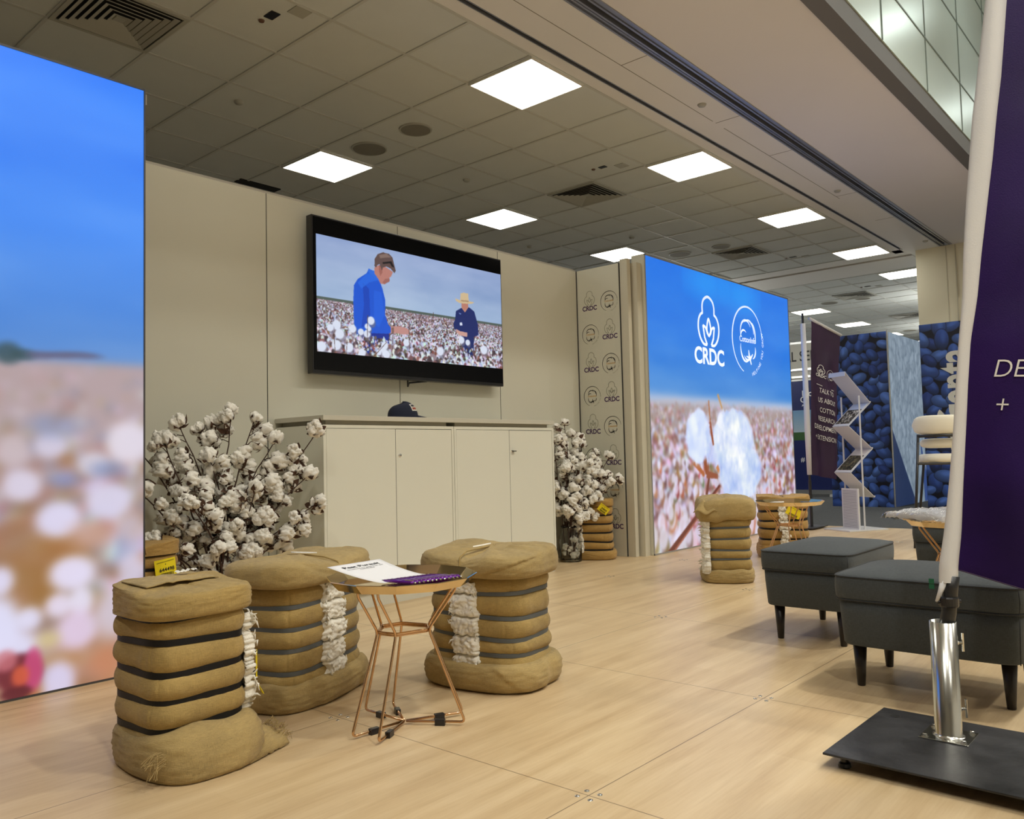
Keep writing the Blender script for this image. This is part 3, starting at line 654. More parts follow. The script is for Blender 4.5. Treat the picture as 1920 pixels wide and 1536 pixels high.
# ================================================================== TELEVISION
TY = 4.05; TX0, TX1, TZ0, TZ1 = 2.853, 4.538, 1.352, 2.306
tv = thing('television', 'large flat television on the booth wall showing two people in a cotton field', 'television', (0, 0, 0))
MB().box(TX0, TY, TZ0, TX1, TY + .055, TZ1).build('case', BLACKP, tv, bevel=.003)
MB().box(TX0 + .010, TY - .0015, TZ0 + .022, TX1 - .010, TY, TZ1 - .010).build('screen_glass', mat('black_glass', (.002, .002, .003), .04, spec=.22), tv)
MB().box(TX0 + .4, TY + .055, TZ0 + .2, TX1 - .4, YW, TZ1 - .25).build('wall_bracket', BLACKM, tv)
MB().tube([(3.62, TY + .03, TZ0 + .01), (3.625, TY + .035, TZ0 - .04), (3.65, TY + .05, TZ0 - .015), (3.80, TY + .04, TZ0 + .003)], .006).build('cable', BLACKP, tv)
IX0, IX1, IZ0, IZ1 = 2.882, 4.528, 1.483, 2.192
P = Pic(IX0, IX1, IZ0, IZ1, 620, 300)
q4 = lambda x, y: tuple(aty(560 + x * .23438, 380 + y * .23438, TY)[[0, 2]])
hl, hr = q4(140, 752), q4(1610, 992)
t = np.clip((P.Z - hl[1]) / (IZ1 - hl[1]), 0, 1)[..., None]
P.a[:] = np.array((166, 190, 222.)) * (1 - t) + np.array((152, 172, 214.)) * t + fbm(P.X, P.Z, 2, 7, 4)[..., None] * np.array([26, 22, 14])
HZL = hl[1]; g = P.Z < HZL; P.a[g] = (150, 130, 140)
hh = (P.Z < HZL + .006) & (P.Z > HZL - .010); P.a[hh] = (84, 98, 92)
r = random.Random(3)
def field(n, z0, z1, s0, s1, seed):
    r = random.Random(seed)
    for k in range(n):
        d = k / n; z = z0 + (z1 - z0) * d; s = s0 + (s1 - s0) * d; x = r.uniform(IX0, IX1); q = r.random()
        if q < .42: c = (222 + r.uniform(-24, 20), 226 + r.uniform(-24, 20), 244 + r.uniform(-20, 8))
        elif q < .66: c = (118 + r.uniform(-30, 30), 84 + r.uniform(-20, 20), 78 + r.uniform(-20, 20))
        elif q < .84: c = (66, 52, 58)
        else: c = (176, 186, 222)
        P.ell(x, z, s * r.uniform(.4, .9), s * r.uniform(.5, 1.1), r.uniform(-.7, .7), c, .9, .4)
field(5200, HZL - .012, IZ0 + .12, .0045, .013, 1)
S4 = lambda pts, c, al=1: P.poly([q4(*p) for p in pts], c, al)
# woman: navy shirt, straw hat
S4([(1256, 868), (1300, 842), (1360, 838), (1402, 872), (1432, 980), (1436, 1060), (1400, 1075), (1395, 1290), (1310, 1260), (1300, 1030), (1270, 1030), (1240, 1010), (1236, 970), (1250, 930)], (26, 42, 104))
S4([(1300, 842), (1328, 880), (1356, 838), (1350, 800), (1302, 800)], (196, 140, 124)); S4([(1299, 806), (1354, 808), (1350, 842), (1326, 860), (1302, 838)], (190, 128, 112))
S4([(1250, 766), (1290, 782), (1292, 728), (1318, 720), (1354, 730), (1358, 788), (1404, 800), (1376, 812), (1320, 808), (1280, 802), (1256, 786)], (212, 188, 150)); S4([(1296, 780), (1358, 786), (1358, 796), (1296, 790)], (170, 140, 110))
S4([(1255, 1010), (1290, 1030), (1346, 1040), (1346, 1076), (1290, 1064), (1262, 1040)], (206, 160, 150)); S4([(1285, 960), (1305, 958), (1308, 984), (1288, 984)], (214, 220, 240)); S4([(1276, 880), (1300, 888), (1290, 898)], (110, 130, 190))
# man: blue shirt
S4([(560, 528), (600, 552), (640, 610), (668, 690), (690, 780), (690, 900), (716, 980), (738, 1000), (735, 1040), (712, 1052), (722, 1250), (520, 1232), (468, 1100), (440, 960), (434, 800), (440, 660), (470, 612), (540, 566)], (24, 88, 214))
S4([(510, 640), (560, 690), (570, 900), (545, 980), (500, 1000), (520, 820)], (14, 56, 170), .55); S4([(470, 1040), (720, 1050), (722, 1250), (520, 1232), (460, 1130)], (18, 46, 150)); S4([(600, 700), (660, 720), (684, 900), (640, 1000), (600, 960)], (36, 104, 232), .6)
S4([(470, 640), (540, 570), (600, 560), (640, 620), (560, 640), (500, 690)], (40, 112, 234), .7); S4([(555, 530), (600, 546), (646, 612), (640, 632), (596, 590), (552, 556)], (46, 110, 226))
S4([(604, 520), (640, 500), (700, 520), (752, 556), (738, 590), (722, 604), (726, 628), (700, 640), (686, 656), (652, 650), (634, 610), (604, 566)], (188, 128, 118)); S4([(640, 500), (664, 510), (668, 560), (650, 590), (640, 540)], (150, 92, 84), .7); S4([(690, 610), (726, 608), (724, 634), (688, 652), (668, 640)], (150, 96, 90), .7)
S4([(604, 508), (606, 450), (630, 412), (672, 398), (720, 410), (748, 440), (760, 490), (774, 545), (764, 566), (735, 530), (700, 512), (672, 520), (664, 545), (644, 492), (628, 500), (616, 520)], (98, 78, 76)); S4([(640, 420), (700, 408), (740, 440), (700, 440), (650, 446)], (150, 126, 116), .7)
S4([(668, 478), (740, 470), (762, 520), (742, 512), (728, 486), (672, 492)], (26, 24, 30))
S4([(735, 990), (800, 990), (860, 1004), (888, 1026), (880, 1054), (830, 1056), (780, 1044), (735, 1046)], (196, 144, 138)); S4([(740, 1000), (760, 1000), (760, 1044), (742, 1044)], (90, 70, 60), .6)
field(900, IZ0 + .125, IZ0 - .01, .013, .024, 2)
for cx, cy, s in ((575, 945, 30), (545, 990, 20), (495, 1035, 24), (545, 1050, 28), (560, 1010, 18), (685, 1145, 30), (672, 1190, 32), (700, 1215, 30), (640, 1200, 20), (505, 1200, 30), (300, 980, 34), (325, 1050, 36), (300, 1140, 36), (400, 1160, 34), (180, 1150, 36), (250, 1000, 26), (1130, 1190, 34), (1350, 1120, 24), (1480, 1180, 36), (1300, 1100, 30), (860, 1120, 28), (430, 1010, 28)):
    a = q4(cx, cy); k = s * .00098; P.ell(a[0] + k * .4, a[1] - k * .5, k * .9, k, 0, (120, 112, 130), .7, .5); P.ell(a[0], a[1], k, k * .9, .3, (226, 234, 252), .97, .3)
for a, b in (((550, 900), (545, 1180)), ((575, 1080), (570, 1220)), ((520, 1180), (660, 1100)), ((600, 1230), (700, 1120)), ((750, 1060), (745, 1240)), ((880, 960), (884, 1180)), ((210, 900), (205, 1010)), ((385, 1100), (380, 1210)), ((280, 1050), (290, 1200)), ((1075, 880), (1070, 980)), ((1595, 980), (1600, 1240))):
    P.line(q4(*a), q4(*b), .0028, (94, 66, 60), .9)
P.blur(.6)
SCRM = vcol_mat('screen_picture', .92, .04, coat=.15)
P.build('screen_picture', SCRM, lambda x, z: np.stack([x, x * 0 + TY - .003, z], -1), tv)

# ================================================================== CABINETS
CY = 3.69
for idx, (cx0, cx1, lab) in enumerate(((2.662, 3.650, 'white two door cupboard under the television, left one with a round keyhole lock'), (3.654, 4.664, 'white two door cupboard under the television, right one with a black key'))):
    t = thing('storage_cabinet', lab, 'cabinet', (cx0, CY, 0), group='white cabinets under the television'); W = cx1 - cx0
    MB().box(0, .02, .09, W, YW - CY - .005, 1.030).build('carcass', W_CAB, t, bevel=.002)
    MB().box(0, .0, .09, .018, .02, 1.03).box(W - .018, 0, .09, W, .02, 1.03).box(.018, .0, 1.012, W - .018, .02, 1.03).box(.018, 0, .09, W - .018, .02, .104).build('face_frame', W_CAB, t)
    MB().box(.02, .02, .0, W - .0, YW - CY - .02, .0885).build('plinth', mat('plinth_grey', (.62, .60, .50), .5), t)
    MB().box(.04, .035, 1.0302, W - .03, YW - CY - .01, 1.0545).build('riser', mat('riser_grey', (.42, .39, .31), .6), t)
    MB().box(-.004, -.006, 1.055, W + .001, YW - CY - .003, 1.082).build('top_board', W_CABTOP, t, bevel=.001)
    sx = (3.172 - cx0) if idx == 0 else (4.181 - cx0)
    for q, (a, b) in enumerate(((.0205, sx - .0015), (sx + .0015, W - .0205))):
        d = MB().box(a, .001, .106, b, .0195, 1.0095).build('door', W_CAB, t, bevel=.0012)
        if q == 1:
            MB().box(a, -.0003, 1.0097, b, .0008, 1.0118).box(a - .0014, .002, .106, a - .0004, .0195, 1.01).build('door_gap', DARKGAP, t)
            if idx == 0:
                MB().lathe([(.001, .006), (.008, .006), (.011, .003), (.011, 0)], 16, cap=False).build('lock', CHROME, d, smooth=True); l = d.children[0]; l.location = (a + .030, .001, .855); l.rotation_euler = (PI / 2, 0, 0)
                m_ = MB().box(-.0012, -.004, .0062, .0012, .004, .0068).build('keyhole', INK, l)
            else:
                l = MB().lathe([(.001, .004), (.007, .004), (.009, 0)], 14, cap=False).build('lock', CHROME, d); l.location = (a + .026, .001, .868); l.rotation_euler = (PI / 2, 0, 0)
                k_ = MB().box(-.008, -.004, .004, .018, .003, .026).build('key', BLACKP, l, bevel=.003)
# ---------------- cap on the left cabinet
cp = thing('baseball_cap', 'navy blue baseball cap with a small badge lying on top of the cabinet', 'cap', (3.39, 3.86, 1.0825), rz=-.25)
def crown(u, v):
    a = 2 * PI * u; e = v * PI / 2; r = .093 * math.cos(e) ** .75; sx = 1.14 if math.cos(a) < 0 else .98
    return (r * math.cos(a) * sx - .01 * math.sin(e), r * math.sin(a) * .86, .098 * math.sin(e) ** .9 * (1 + .10 * math.cos(a)) + .0015 * nz(math.cos(a) * 3, math.sin(a) * 3, v * 3))
cr_ = MB().grid(crown, 40, 14, True).build('crown', NAVY, cp, smooth=True)
for q in range(3):
    MB().tube([tuple(Vector(crown((q / 6 + 0) % 1, v / 12)) * 1.003) for v in range(13)], .0011, 5).build('seam', mat('navy_seam', (.004, .006, .02), .9), cp)
def brim(u, v):
    a = (u - .5) * 2.0; r = .088 + v * .072; return (r * math.cos(a) + .004, r * math.sin(a) * .82, .020 - .016 * (math.sin(a) * r / .12) ** 2 - .016 * v)
MB().grid(brim, 20, 8).build('brim', NAVY, cp, smooth=True, solid=.003)
MB().lathe([(.001, .004), (.006, .002), (.008, 0)], 12, cap=False).build('button', NAVY, cp, loc=(-.012, 0, .0975))
def onc(a, e, off=.0015): v = Vector(crown((a / (2 * PI)) % 1, e)); return tuple(v + v.normalized() * off)
bd = MB().grid(lambda u, v: onc(-1.30 + u * .62, .26 + v * .36, .002), 8, 8).build('badge', mat('badge_white', (.7, .68, .6), .6), cp, smooth=True)
MB().grid(lambda u, v: onc(-1.22 + u * .46, .31 + v * .10, .0032), 8, 4).build('badge_stripe', mat('badge_rust', (.30, .05, .02), .6), bd)
MB().grid(lambda u, v: onc(-1.22 + u * .44, .45 + v * .12, .0032), 8, 4).build('badge_stripe', INK, bd)
# ================================================================== COTTON BALE STOOLS
def sring(a, b, n, N, z, f=None):
    out = []
    for i in range(N):
        t = 2 * PI * i / N; c, s = math.cos(t), math.sin(t)
        x = a * math.copysign(abs(c) ** (2 / n), c); y = b * math.copysign(abs(s) ** (2 / n), s); p = (x, y, z)
        out.append(f(*p, t) if f else p)
    return out
def bale(label, loc, rz, a, b, h, cuts, straps, strap=STRAPB, top='pillow', lint=None, bm=BURL, seed=0, sw=.014, topover=.02, baseover=.03, buckle=False, nexp=3.4, spill=None, folds=(), bfolds=(), zb=None, side_top=.0):
    r = random.Random(seed); S = seed * 13.7; t = thing('cotton_bale_stool', label, 'bale stool', loc, rz, 'burlap cotton bale stools')
    N = 168; nl = len(cuts) - 1
    tilt = [(r.uniform(-.008, .008), r.uniform(-.006, .006)) for _ in cuts]
    cutz = lambda k, x, y: cuts[k] + (tilt[k][0] * x / a + tilt[k][1] * y / b if 0 < k else 0)
    m = MB(); rs = []
    for k in range(nl):
        hk = cuts[k + 1] - cuts[k]; amp = min(.024, .30 * hk)
        for q in range(11):
            if q == 0 and k: continue
            s = q / 10.; bul = math.sin(PI * s) ** .55 if 0 < s < 1 else 0
            def f(x, y, z, th, k=k, s=s, bul=bul, amp=amp):
                zz = cutz(k, x, y) * (1 - s) + cutz(k + 1, x, y) * s
                ins = -.005 - amp * (1 - bul) + .010 * nz(x, y + S, zz, 5) * bul + .0022 * nz(x + S, y, zz, 55) * bul + .004 * nz(x + S, y, zz, 16) * bul
                ins -= .004 * math.exp(-((th - 5.3 - .25 * math.sin(k * 2 + S)) / .02) ** 2) * bul + .003 * math.exp(-((th - 3.7 - .2 * math.cos(k * 3 + S)) / .02) ** 2) * bul
                L = math.hypot(x, y); return (x * (1 + ins / L), y * (1 + ins / L), zz)
            rs.append(sring(a, b, nexp, N, 0, f))
    m.rings(rs); m.build('burlap_body', bm, t, smooth=True)
    for k in straps:
        hk = min(cuts[k] - cuts[k - 1], (cuts[k + 1] if k < nl else 9) - cuts[k]); base_ = -.005 - min(.024, .30 * hk) * .42; n0 = []
        for (io, dz) in ((base_ - .004, -sw / 2), (base_, -sw / 2), (base_, sw / 2), (base_ - .004, sw / 2), (base_ - .004, -sw / 2)):
            def f(x, y, z, th, k=k, io=io, dz=dz):
                L = math.hypot(x, y); return (x * (1 + io / L), y * (1 + io / L), cutz(k, x, y) + dz)
            n0.append(sring(a, b, nexp, N, 0, f))
        st = MB().rings(n0, cap=False).build('strap', strap, t, smooth=False)
        if buckle and k >= nl - 1:
            MB().box(-a * .93, -b + .016, cuts[k] - .008, -a * .84, -b + .0215, cuts[k] + .008).build('strap_clip', ALU, st)
    # base sack, spreading on the floor
    zb = zb or cuts[1] + .02; m = MB(); rs = []; bo = baseover; step = lambda d: max(0, min(1, d / .006 + .5))
    for q in range(25):
        s = q / 24.; ang = -PI / 2 + PI * s; e = math.cos(ang) ** .5 if 0 < s < 1 else 0
        def f(x, y, z, th, e=e, s=s, ang=ang):
            L = math.hypot(x, y); spread = (bo + .014) * e - .014 + .014 * nz(x + S, y, 0, 7) * e + .005 * nz(x, y, s + S, 26) * e
            for (fx, sl) in bfolds:
                if y < 0: spread += .007 * e * step((x - fx) - sl * (s - .5))
            ex = spill(x / a, y / b, s) if spill else (0, 0, 0)
            zz = max(0.001, (zb + .014 * nz(x, y + S, 3, 9) + ex[2]) * (.5 + .5 * math.sin(ang)) + .001)
            if s == 0: zz = .001
            if s == 1: spread = -.03
            return (x * (1 + spread / L) + ex[0] * (1 - s ** 3), y * (1 + spread / L) + ex[1] * (1 - s ** 3), zz)
        rs.append(sring(a, b, min(nexp, 3.2), N, 0, f))
    m.rings(rs); bs = m.build('base_sack', BURL2 if bm is BURL else bm, t, smooth=True)
    # top
    zc = cuts[-1]; zt = h - zc; m = MB(); rs = []; to = topover
    prof = smoothpts([(-.35, .0), (-.1, .01), (.55, .07), (.92, .24), (1.0, .46), (.95, .70), (.76, .88), (.40, 1.0), (-.1, 1.06), (-.9, 1.10), (-2.0, 1.13), (-3.4, 1.15), (-4.8, 1.16)], 3)
    for (e, zf) in prof:
        def f(x, y, z, th, e=e, zf=zf):
            L = math.hypot(x, y); k = to * e if e >= 0 else e * .026
            crease = math.exp(-((x / a + .05) / .045) ** 2) * (.013 if top == 'pillow' else 0)
            w1 = max(e, 0) ** .5; k += (.012 * nz(x + S, y, 1, 6) + .004 * nz(x, y, S + zf, 24) - crease) * w1 + .014 * nz(x, y + S, 2, 4) * max(e, 0)
            for (fx, sl, dr) in folds:
                if y < 0: k += .008 * w1 * step(dr * ((x - fx) - sl * (zf - .5)))
            drop = 0
            if top == 'drape': drop = -.035 * (1 - zf) * max(0, nz(x + S, y, 0, 9)) - .02 * max(0, y / b) * (1 - zf); k += .045 * max(0, e) * (abs(x * y) / (a * b)) ** 2
            up = (zf > .5) * min(1, (zf - .5) * 3)
            zz = zc - .006 + (zt + .006) * zf / 1.16 + drop + (.012 * nz(x + S, y + 5, 0, 7) - crease * 1.2) * up + .006 * nz(x, y, S, 22) * up + side_top * (y / b) * up
            if top == 'pillow': zz += .014 * (abs(x) / a - .45) * up
            s_ = max(1 + k / L, .02); return (x * s_, y * s_, zz)
        rs.append(sring(a, b, nexp if e > -1 else 2.4, N, 0, f))
    m.rings(rs); tp = m.build('top_cushion', BURL2 if seed in (2, 3, 4) else bm, t, smooth=True)
    if top == 'pillow':
        MB().tube([(-a * .02, -b - to * .5, zc + .006), (-a * .04, -b - to * .92, zc + .030), (-a * .06, -b - to * .5, zc + zt * .75), (-a * .08, -b * .78, h - .006), (-a * .03, -b * .2, h - .002), (-a * .07, b * .3, h - .002)], .0028, 6).build('tie_seam', bm, tp, smooth=True)
        if lint: MB().grid(lambda u, v: (-a * .06 + .010 * (u - .5) * math.sin(PI * v) ** .5, -b * .55 + b * .75 * v, h + .0055 + .004 * math.sin(PI * u)), 5, 14).build('lint_tuft', COTTON, tp, smooth=True)
    elif top == 'frayed':
        MB().grid(lambda u, v: (-a * .80 + a * 1.5 * u, -b * .28 + b * .92 * v + .014 * nz(u * 4, v * 4, 2) + .10 * b * u, h + .000 + .010 * math.sin(PI * u) ** .5 * math.sin(PI * min(1, v * .9 + .15)) + .010 * abs(nz(u * 6, v * 6, S)) * math.exp(-((u - .35) / .22) ** 2) + side_top * (-.28 + .92 * v)), 44, 26).build('frayed_flap', BURL2, tp, smooth=True, solid=.003)
        MB().grid(lambda u, v: (-a * .02 + .075 * u, b * .05 + .020 * v + .02 * u, h + .020 + .006 * abs(nz(u * 9, v * 9, 1)) * 2 + side_top * .1), 14, 6).build('lint_tuft', COTTON, tp, smooth=True)
    elif top == 'drape':
        MB().grid(lambda u, v: (-a * .9 - .055 * v - .02 * math.sin(PI * u), b * 1.10 - (2.1 * b) * u * .30 + .05 * v * (1 - u), h - .03 - .065 * v + .012 * math.sin(9 * u)), 22, 8).build('hanging_flap', BURL2, tp, smooth=True, solid=.004)
    z0, z1 = cuts[1], cuts[-1]
    for (side, cx, wd, za, zb_, rough) in (lint or []):
        segz = [(za, zb_)] if rough >= 1.25 else None
        gaps = [cuts[k] for k in straps if za + .02 < cuts[k] < zb_ - .015]; lm = MB(); nu, nv = 30, int((zb_ - za) / .0032)
        P3 = lambda x, out, zz: (x, -b - out + .010 * (abs(x) / a) ** 3, zz) if side == '-y' else (-x, b + out - .010 * (abs(x) / a) ** 3, zz) if side == '+y' else (-a - out, -x, zz) if side == '-x' else (a + out, x, zz)
        def F(u, v):
            z = za + (zb_ - za) * v; edge = min(u, 1 - u)
            jag = (.016 * nz(v * 9, S + (u > .5) * 5, 1) + .008 * nz(v * 40, S, u > .5)) * rough
            x = cx + (u - .5) * wd + (jag if edge < .2 else jag * edge) + .012 * rough * (v - .5) * -1 * (side == '-y')
            pin = 1 - sum(math.exp(-((z - g_) / .006) ** 2) for g_ in gaps) * (.95 if .25 < u < .75 or rough < 1 else .75)
            out = -.016 + (.022 + .012 * abs(nz(x, z, S, 40)) + .008 * nz(x, z, S + 3, 95) + .006 * nz(x, z, S, 18)) * max(pin, 0) * (min(1, edge * 9) ** .5)
            if edge == 0: out = -.026
            return P3(x, out, z + (.007 * nz(u * 6, S, v * 3)))
        lm.grid(F, nu, nv); li = lm.build('cotton_lint_strip', COTTON, t, smooth=True, solid=.005)
        wm = MB()
        for q in range(int(40 * rough)):
            v = r.random(); lo_ = r.random() < .5; p = Vector(F(.1 if lo_ else .9, v)); d = -1 if lo_ else 1
            n = Vector(P3(0, 1, 0)) - Vector(P3(0, 0, 0)); dv = (Vector(P3(1, 0, 0)) - Vector(P3(0, 0, 0))).normalized() * d; dv.z = 0
            L = r.uniform(.008, .022) * rough; wm.tube([p, p + dv * L * .5 + n * .005 + Vector((0, 0, r.uniform(-.008, .008))), p + dv * L * .8 + n * r.uniform(0, .012) + Vector((0, 0, r.uniform(-.018, .018)))], [.005, .003, .0008], 5)
        setp(wm.build('loose_lint', COTTON, li, smooth=True), kind='stuff')
    return t

def price_tag(parent, loc, rot, w_=.095, h_=.075, num='644498', full=True):
    g = bpy.data.objects.new('tag', None)
    m = MB().grid(lambda u, v: ((u - .5) * w_, -.003 * math.sin(PI * u), -h_ * v), 8, 5).build('tag', YEL, parent, solid=.0008)
    m.location = loc; m.rotation_euler = rot; T = lambda x, y: (x, -.0045, y)
    a = MB().text(num, T, w_ * .205, .014, align='CENTER') if False else MB().text(num, lambda x, y: (x + .004, -.0048, y - h_ * .62), w_ * .24, .014, align='CENTER')
    a.build('tag_number', INK, m)
    b = MB(); r = random.Random(4); x = -w_ * .27
    while x < w_ * .34:
        k = r.choice((.0008, .0016, .0022)); b.add([(x, -.0048, -h_ * .70), (x + k, -.0048, -h_ * .70), (x + k, -.0048, -h_ * .93), (x, -.0048, -h_ * .93)], [(0, 1, 2, 3)]); x += k + r.choice((.0008, .0014))
    b.build('tag_barcode', INK, m)
    c = MB(); c.add([(-w_ * .42, -.0045, -h_ * .14), (w_ * .42, -.0045, -h_ * .10), (w_ * .42, -.0045, -h_ * .12), (-w_ * .42, -.0045, -h_ * .16)], [(0, 1, 2, 3)]); c.lathe([(.0001, 0), (.0022, 0)], 8, cap=False)
    c.v[4:] = [(x_, -.0048, y_ - h_ * .26) for x_, y_, z_ in c.v[4:]]; c.build('tag_rule', INK, m)
    return m
# 1 nearest, left front
def spill1(x, y, s):
    fr = max(0, -y) ** 1.5; rt = max(0, x) ** 2
    return (.055 * fr * rt - .012 * fr * (1 - rt), -.075 * fr * (.55 + .45 * (1 - rt)) - .0 * rt, .022 * fr)
b1 = bale('nearest burlap bale stool with five black straps and frayed sacking spread at its foot', (1.165, 2.315, 0), math.radians(2), .152, .160, .500, [.03, .125, .198, .275, .347, .422], (1, 2, 3, 4, 5), top='frayed', lint=[('+x', -.085, .080, .12, .40, 1.4)], seed=1, topover=.010, baseover=.012, sw=.0175, nexp=4.2, spill=spill1, zb=.105, side_top=.006, bfolds=((.06, .05),))
rag = MB().grid(lambda u, v: (.08 + .165 * u, -.225 + .16 * v + .05 * u, .004 + .066 * (math.sin(PI * v) ** .6) * (1 - .45 * u) * (.85 + .4 * nz(u * 4, v * 4, 2)) + .006 * nz(u * 12, v * 12, 1)), 34, 24)
rg = rag.build('sacking_flap', BURL2, b1, smooth=True, solid=.005)
fm = MB(); r = random.Random(8)
for k in range(70):
    v = r.random(); x = .242; y = -.17 + .155 * v; z = r.uniform(.008, .02) + .03 * math.sin(PI * v); L = r.uniform(.01, .03)
    fm.tube([(x - .006, y, z), (x + L * .5, y + r.uniform(-.01, .01), z + r.uniform(-.004, .016)), (x + L, y + r.uniform(-.016, .016), max(.003, z + r.uniform(-.02, .02)))], .0008, 4)
for k in range(24):
    z = r.uniform(.05, .09); x = -.155; y = -.17 + r.uniform(-.03, .02); fm.tube([(x + .01, y, z), (x - .015, y - .006, z + r.uniform(-.012, .012)), (x - r.uniform(.02, .045), y + r.uniform(-.03, .01), max(.01, z + r.uniform(-.05, .012)))], .0008, 4)
setp(fm.build('frayed_threads', BURL2, rg), kind='stuff')
pm_ = price_tag(b1, (.188, -.095, .275), (.0, 0, .95), .05, .075, '9')
MB().grid(lambda u, v: (.178 + .02 * v, -.10 + .010 * u - .02 * v, .20 - .05 * v), 3, 5).build('yellow_ribbon', YEL, b1, solid=.001)
# 2 centre left
b2 = bale('wide burlap bale stool with a ragged cotton strip, left of the gold table', (1.748, 2.572, 0), math.radians(21), .242, .148, .500, [.02, .062, .134, .203, .275, .345, .415], (1, 2, 3, 4, 5), strap=STRAPG, lint=[('-y', -.012, .128, .085, .41, 1.35)], seed=2, topover=.038, baseover=.028, sw=.0145, nexp=4, zb=.095, folds=((-.10, -.22, -1),), bfolds=((-.06, .10), (.09, -.10)))
# 3 centre right
b3 = bale('burlap bale stool with plump folded top and cotton strip, right of the gold table', (2.305, 2.150, 0), math.radians(-80), .218, .165, .496, [.02, .055, .122, .190, .258, .340, .404], (1, 2, 3, 4, 5), strap=STRAPG, lint=[('-y', -.010, .112, .075, .385, .8)], seed=3, topover=.026, side_top=.010, baseover=.035, sw=.0145, nexp=3.6, zb=.10, folds=((.13, .20, -1), (.02, .10, 1)), bfolds=((-.02, .04), (.15, -.14)))
# 4 far, in front of the lightbox
b4 = bale('burlap bale stool draped with loose sacking, standing before the tall lightbox', (4.963, 2.518, 0), math.radians(33), .19, .152, .545, [.02, .075, .145, .214, .283, .350, .405], (2, 3, 4, 5), strap=STRAPG, top='drape', lint=[('+y', .10, .16, .06, .40, 1.3)], seed=4, topover=.026, baseover=.016, sw=.012, nexp=4.5, zb=.085)
# 5 behind the far table
b5 = bale('burlap bale stool with black straps standing behind the far gold table', (6.27, 2.69, 0), math.radians(-62), .195, .165, .475, [.02, .08, .15, .22, .29, .36, .425], (1, 2, 3, 4, 5), lint=[('-y', .00, .06, .10, .42, 1.2)], seed=5, topover=.004, baseover=.004, sw=.015, bm=BURLD)
price_tag(b5, (.085, -.19, .385), (.1, .5, 0), .11, .07, '')
# 6 beside the jar
b6 = bale('burlap bale stool with black straps against the printed logo wall, behind the glass jar', (5.415, 3.895, 0), math.radians(-57), .16, .145, .47, [.02, .075, .145, .215, .285, .355, .425], (1, 2, 3, 4, 5, 6), lint=[('-y', -.115, .06, .06, .42, 1.2)], seed=6, topover=.002, baseover=.012, sw=.011, bm=BURLD, zb=.07)
price_tag(b6, (.105, -.170, .425), (.1, .65, 0), .085, .06, '39809')
# 7 behind the left lightbox
b7 = bale('burlap bale stool half hidden behind the left lightbox, with a yellow numbered tag', (1.635, 3.70, 0), 0, .185, .155, .50, [.02, .09, .16, .235, .31, .375, .445], (1, 2, 3, 4, 5, 6), seed=7, topover=.002, baseover=.005, sw=.012, bm=BURLD)
price_tag(b7, (.072, -.168, .424), (.0, -.12, 0), .094, .085, '644498')

# ================================================================== GOLD TRAY TABLES
def table():
    t = thing('tray_side_table', 'x', 'side table', group='gold wire tray tables')
    n = 12; R = .236
    m = MB(); ph = PI / 12
    prof = [(.0001, .4435), (R * .90, .4435), (R, .468), (R + .0015, .4695), (R + .003, .467), (R * .905, .4405), (.0001, .4405)]
    m.rings([[(r_ * math.cos(2 * PI * i / n + ph), r_ * math.sin(2 * PI * i / n + ph), z) for i in range(n)] for r_, z in prof], True)
    m.build('tray', GOLDT, t)
    for base in (191, -41, 75):
        for s in (-1, 1):
            fa = math.radians(base + s * 15); ra = math.radians(base + s * 24); ta = math.radians(base + s * 13)
            P = lambda a_, r_, z: (r_ * math.cos(a_), r_ * math.sin(a_), z)
            def rnd(pts, q=.02):
                out = [pts[0]]
                for i in range(1, len(pts) - 1):
                    p, a0, b0 = Vector(pts[i]), Vector(pts[i - 1]), Vector(pts[i + 1]); u = p + (a0 - p).normalized() * q; w_ = p + (b0 - p).normalized() * q
                    for k in range(5): k /= 4; out.append(tuple(u * (1 - k) ** 2 + p * 2 * k * (1 - k) + w_ * k * k))
                return out + [pts[-1]]
            lg = MB().tube(rnd([(.006 * math.cos(fa), .006 * math.sin(fa), .0115), P(fa, .195, .0115), P(ra, .088, .300), P(ta, .175, .428), P(ta, .17, .441)], .016), .0042, 8).build('leg', GOLD, t, smooth=True)
            mid = P(fa, .115, .0085); cl = MB().box(-.016, -.0085, -.0085, .016, .0085, .010).build('foot_clip', BLACKP, lg, loc=mid, bevel=.0015); cl.rotation_euler = (0, 0, fa)
    rp = []
    for base in (191, 319, 435):
        for s in (-1, 1): a_ = math.radians(base + s * 24); rp.append((.088 * math.cos(a_), .088 * math.sin(a_), .300))
    out = []
    for i in range(6):
        p, q = Vector(rp[i]), Vector(rp[(i + 1) % 6]); out += [tuple(p * .92 + q * .08), tuple(p * .5 + q * .5), tuple(p * .08 + q * .92)]
    MB().tube(out, .0042, 8, closed=True).build('waist_ring', GOLD, t, smooth=True)
    MB().tube([(p[0] * .97, p[1] * .97, p[2] - .006) for p in out], .0036, 8, closed=True).build('waist_ring', GOLD, t, smooth=True)
    return t
T1 = table(); T1.location = (1.745, 2.01, 0); T1['label'] = 'gold wire tray table holding a white sheet and purple pens, between the bale stools'
T2 = copy_tree(T1); T2.location = (5.72, 2.40, 0); T2.rotation_euler = (0, 0, .5); T2['label'] = 'gold wire tray table in front of the black strapped bale, behind the grey ottoman'
T3 = copy_tree(T1); T3.location = (4.535, 1.05, 0); T3.rotation_euler = (0, 0, .3); T3['label'] = 'gold tray table carrying a plastic wrapped white shirt, half hidden by the near banner'

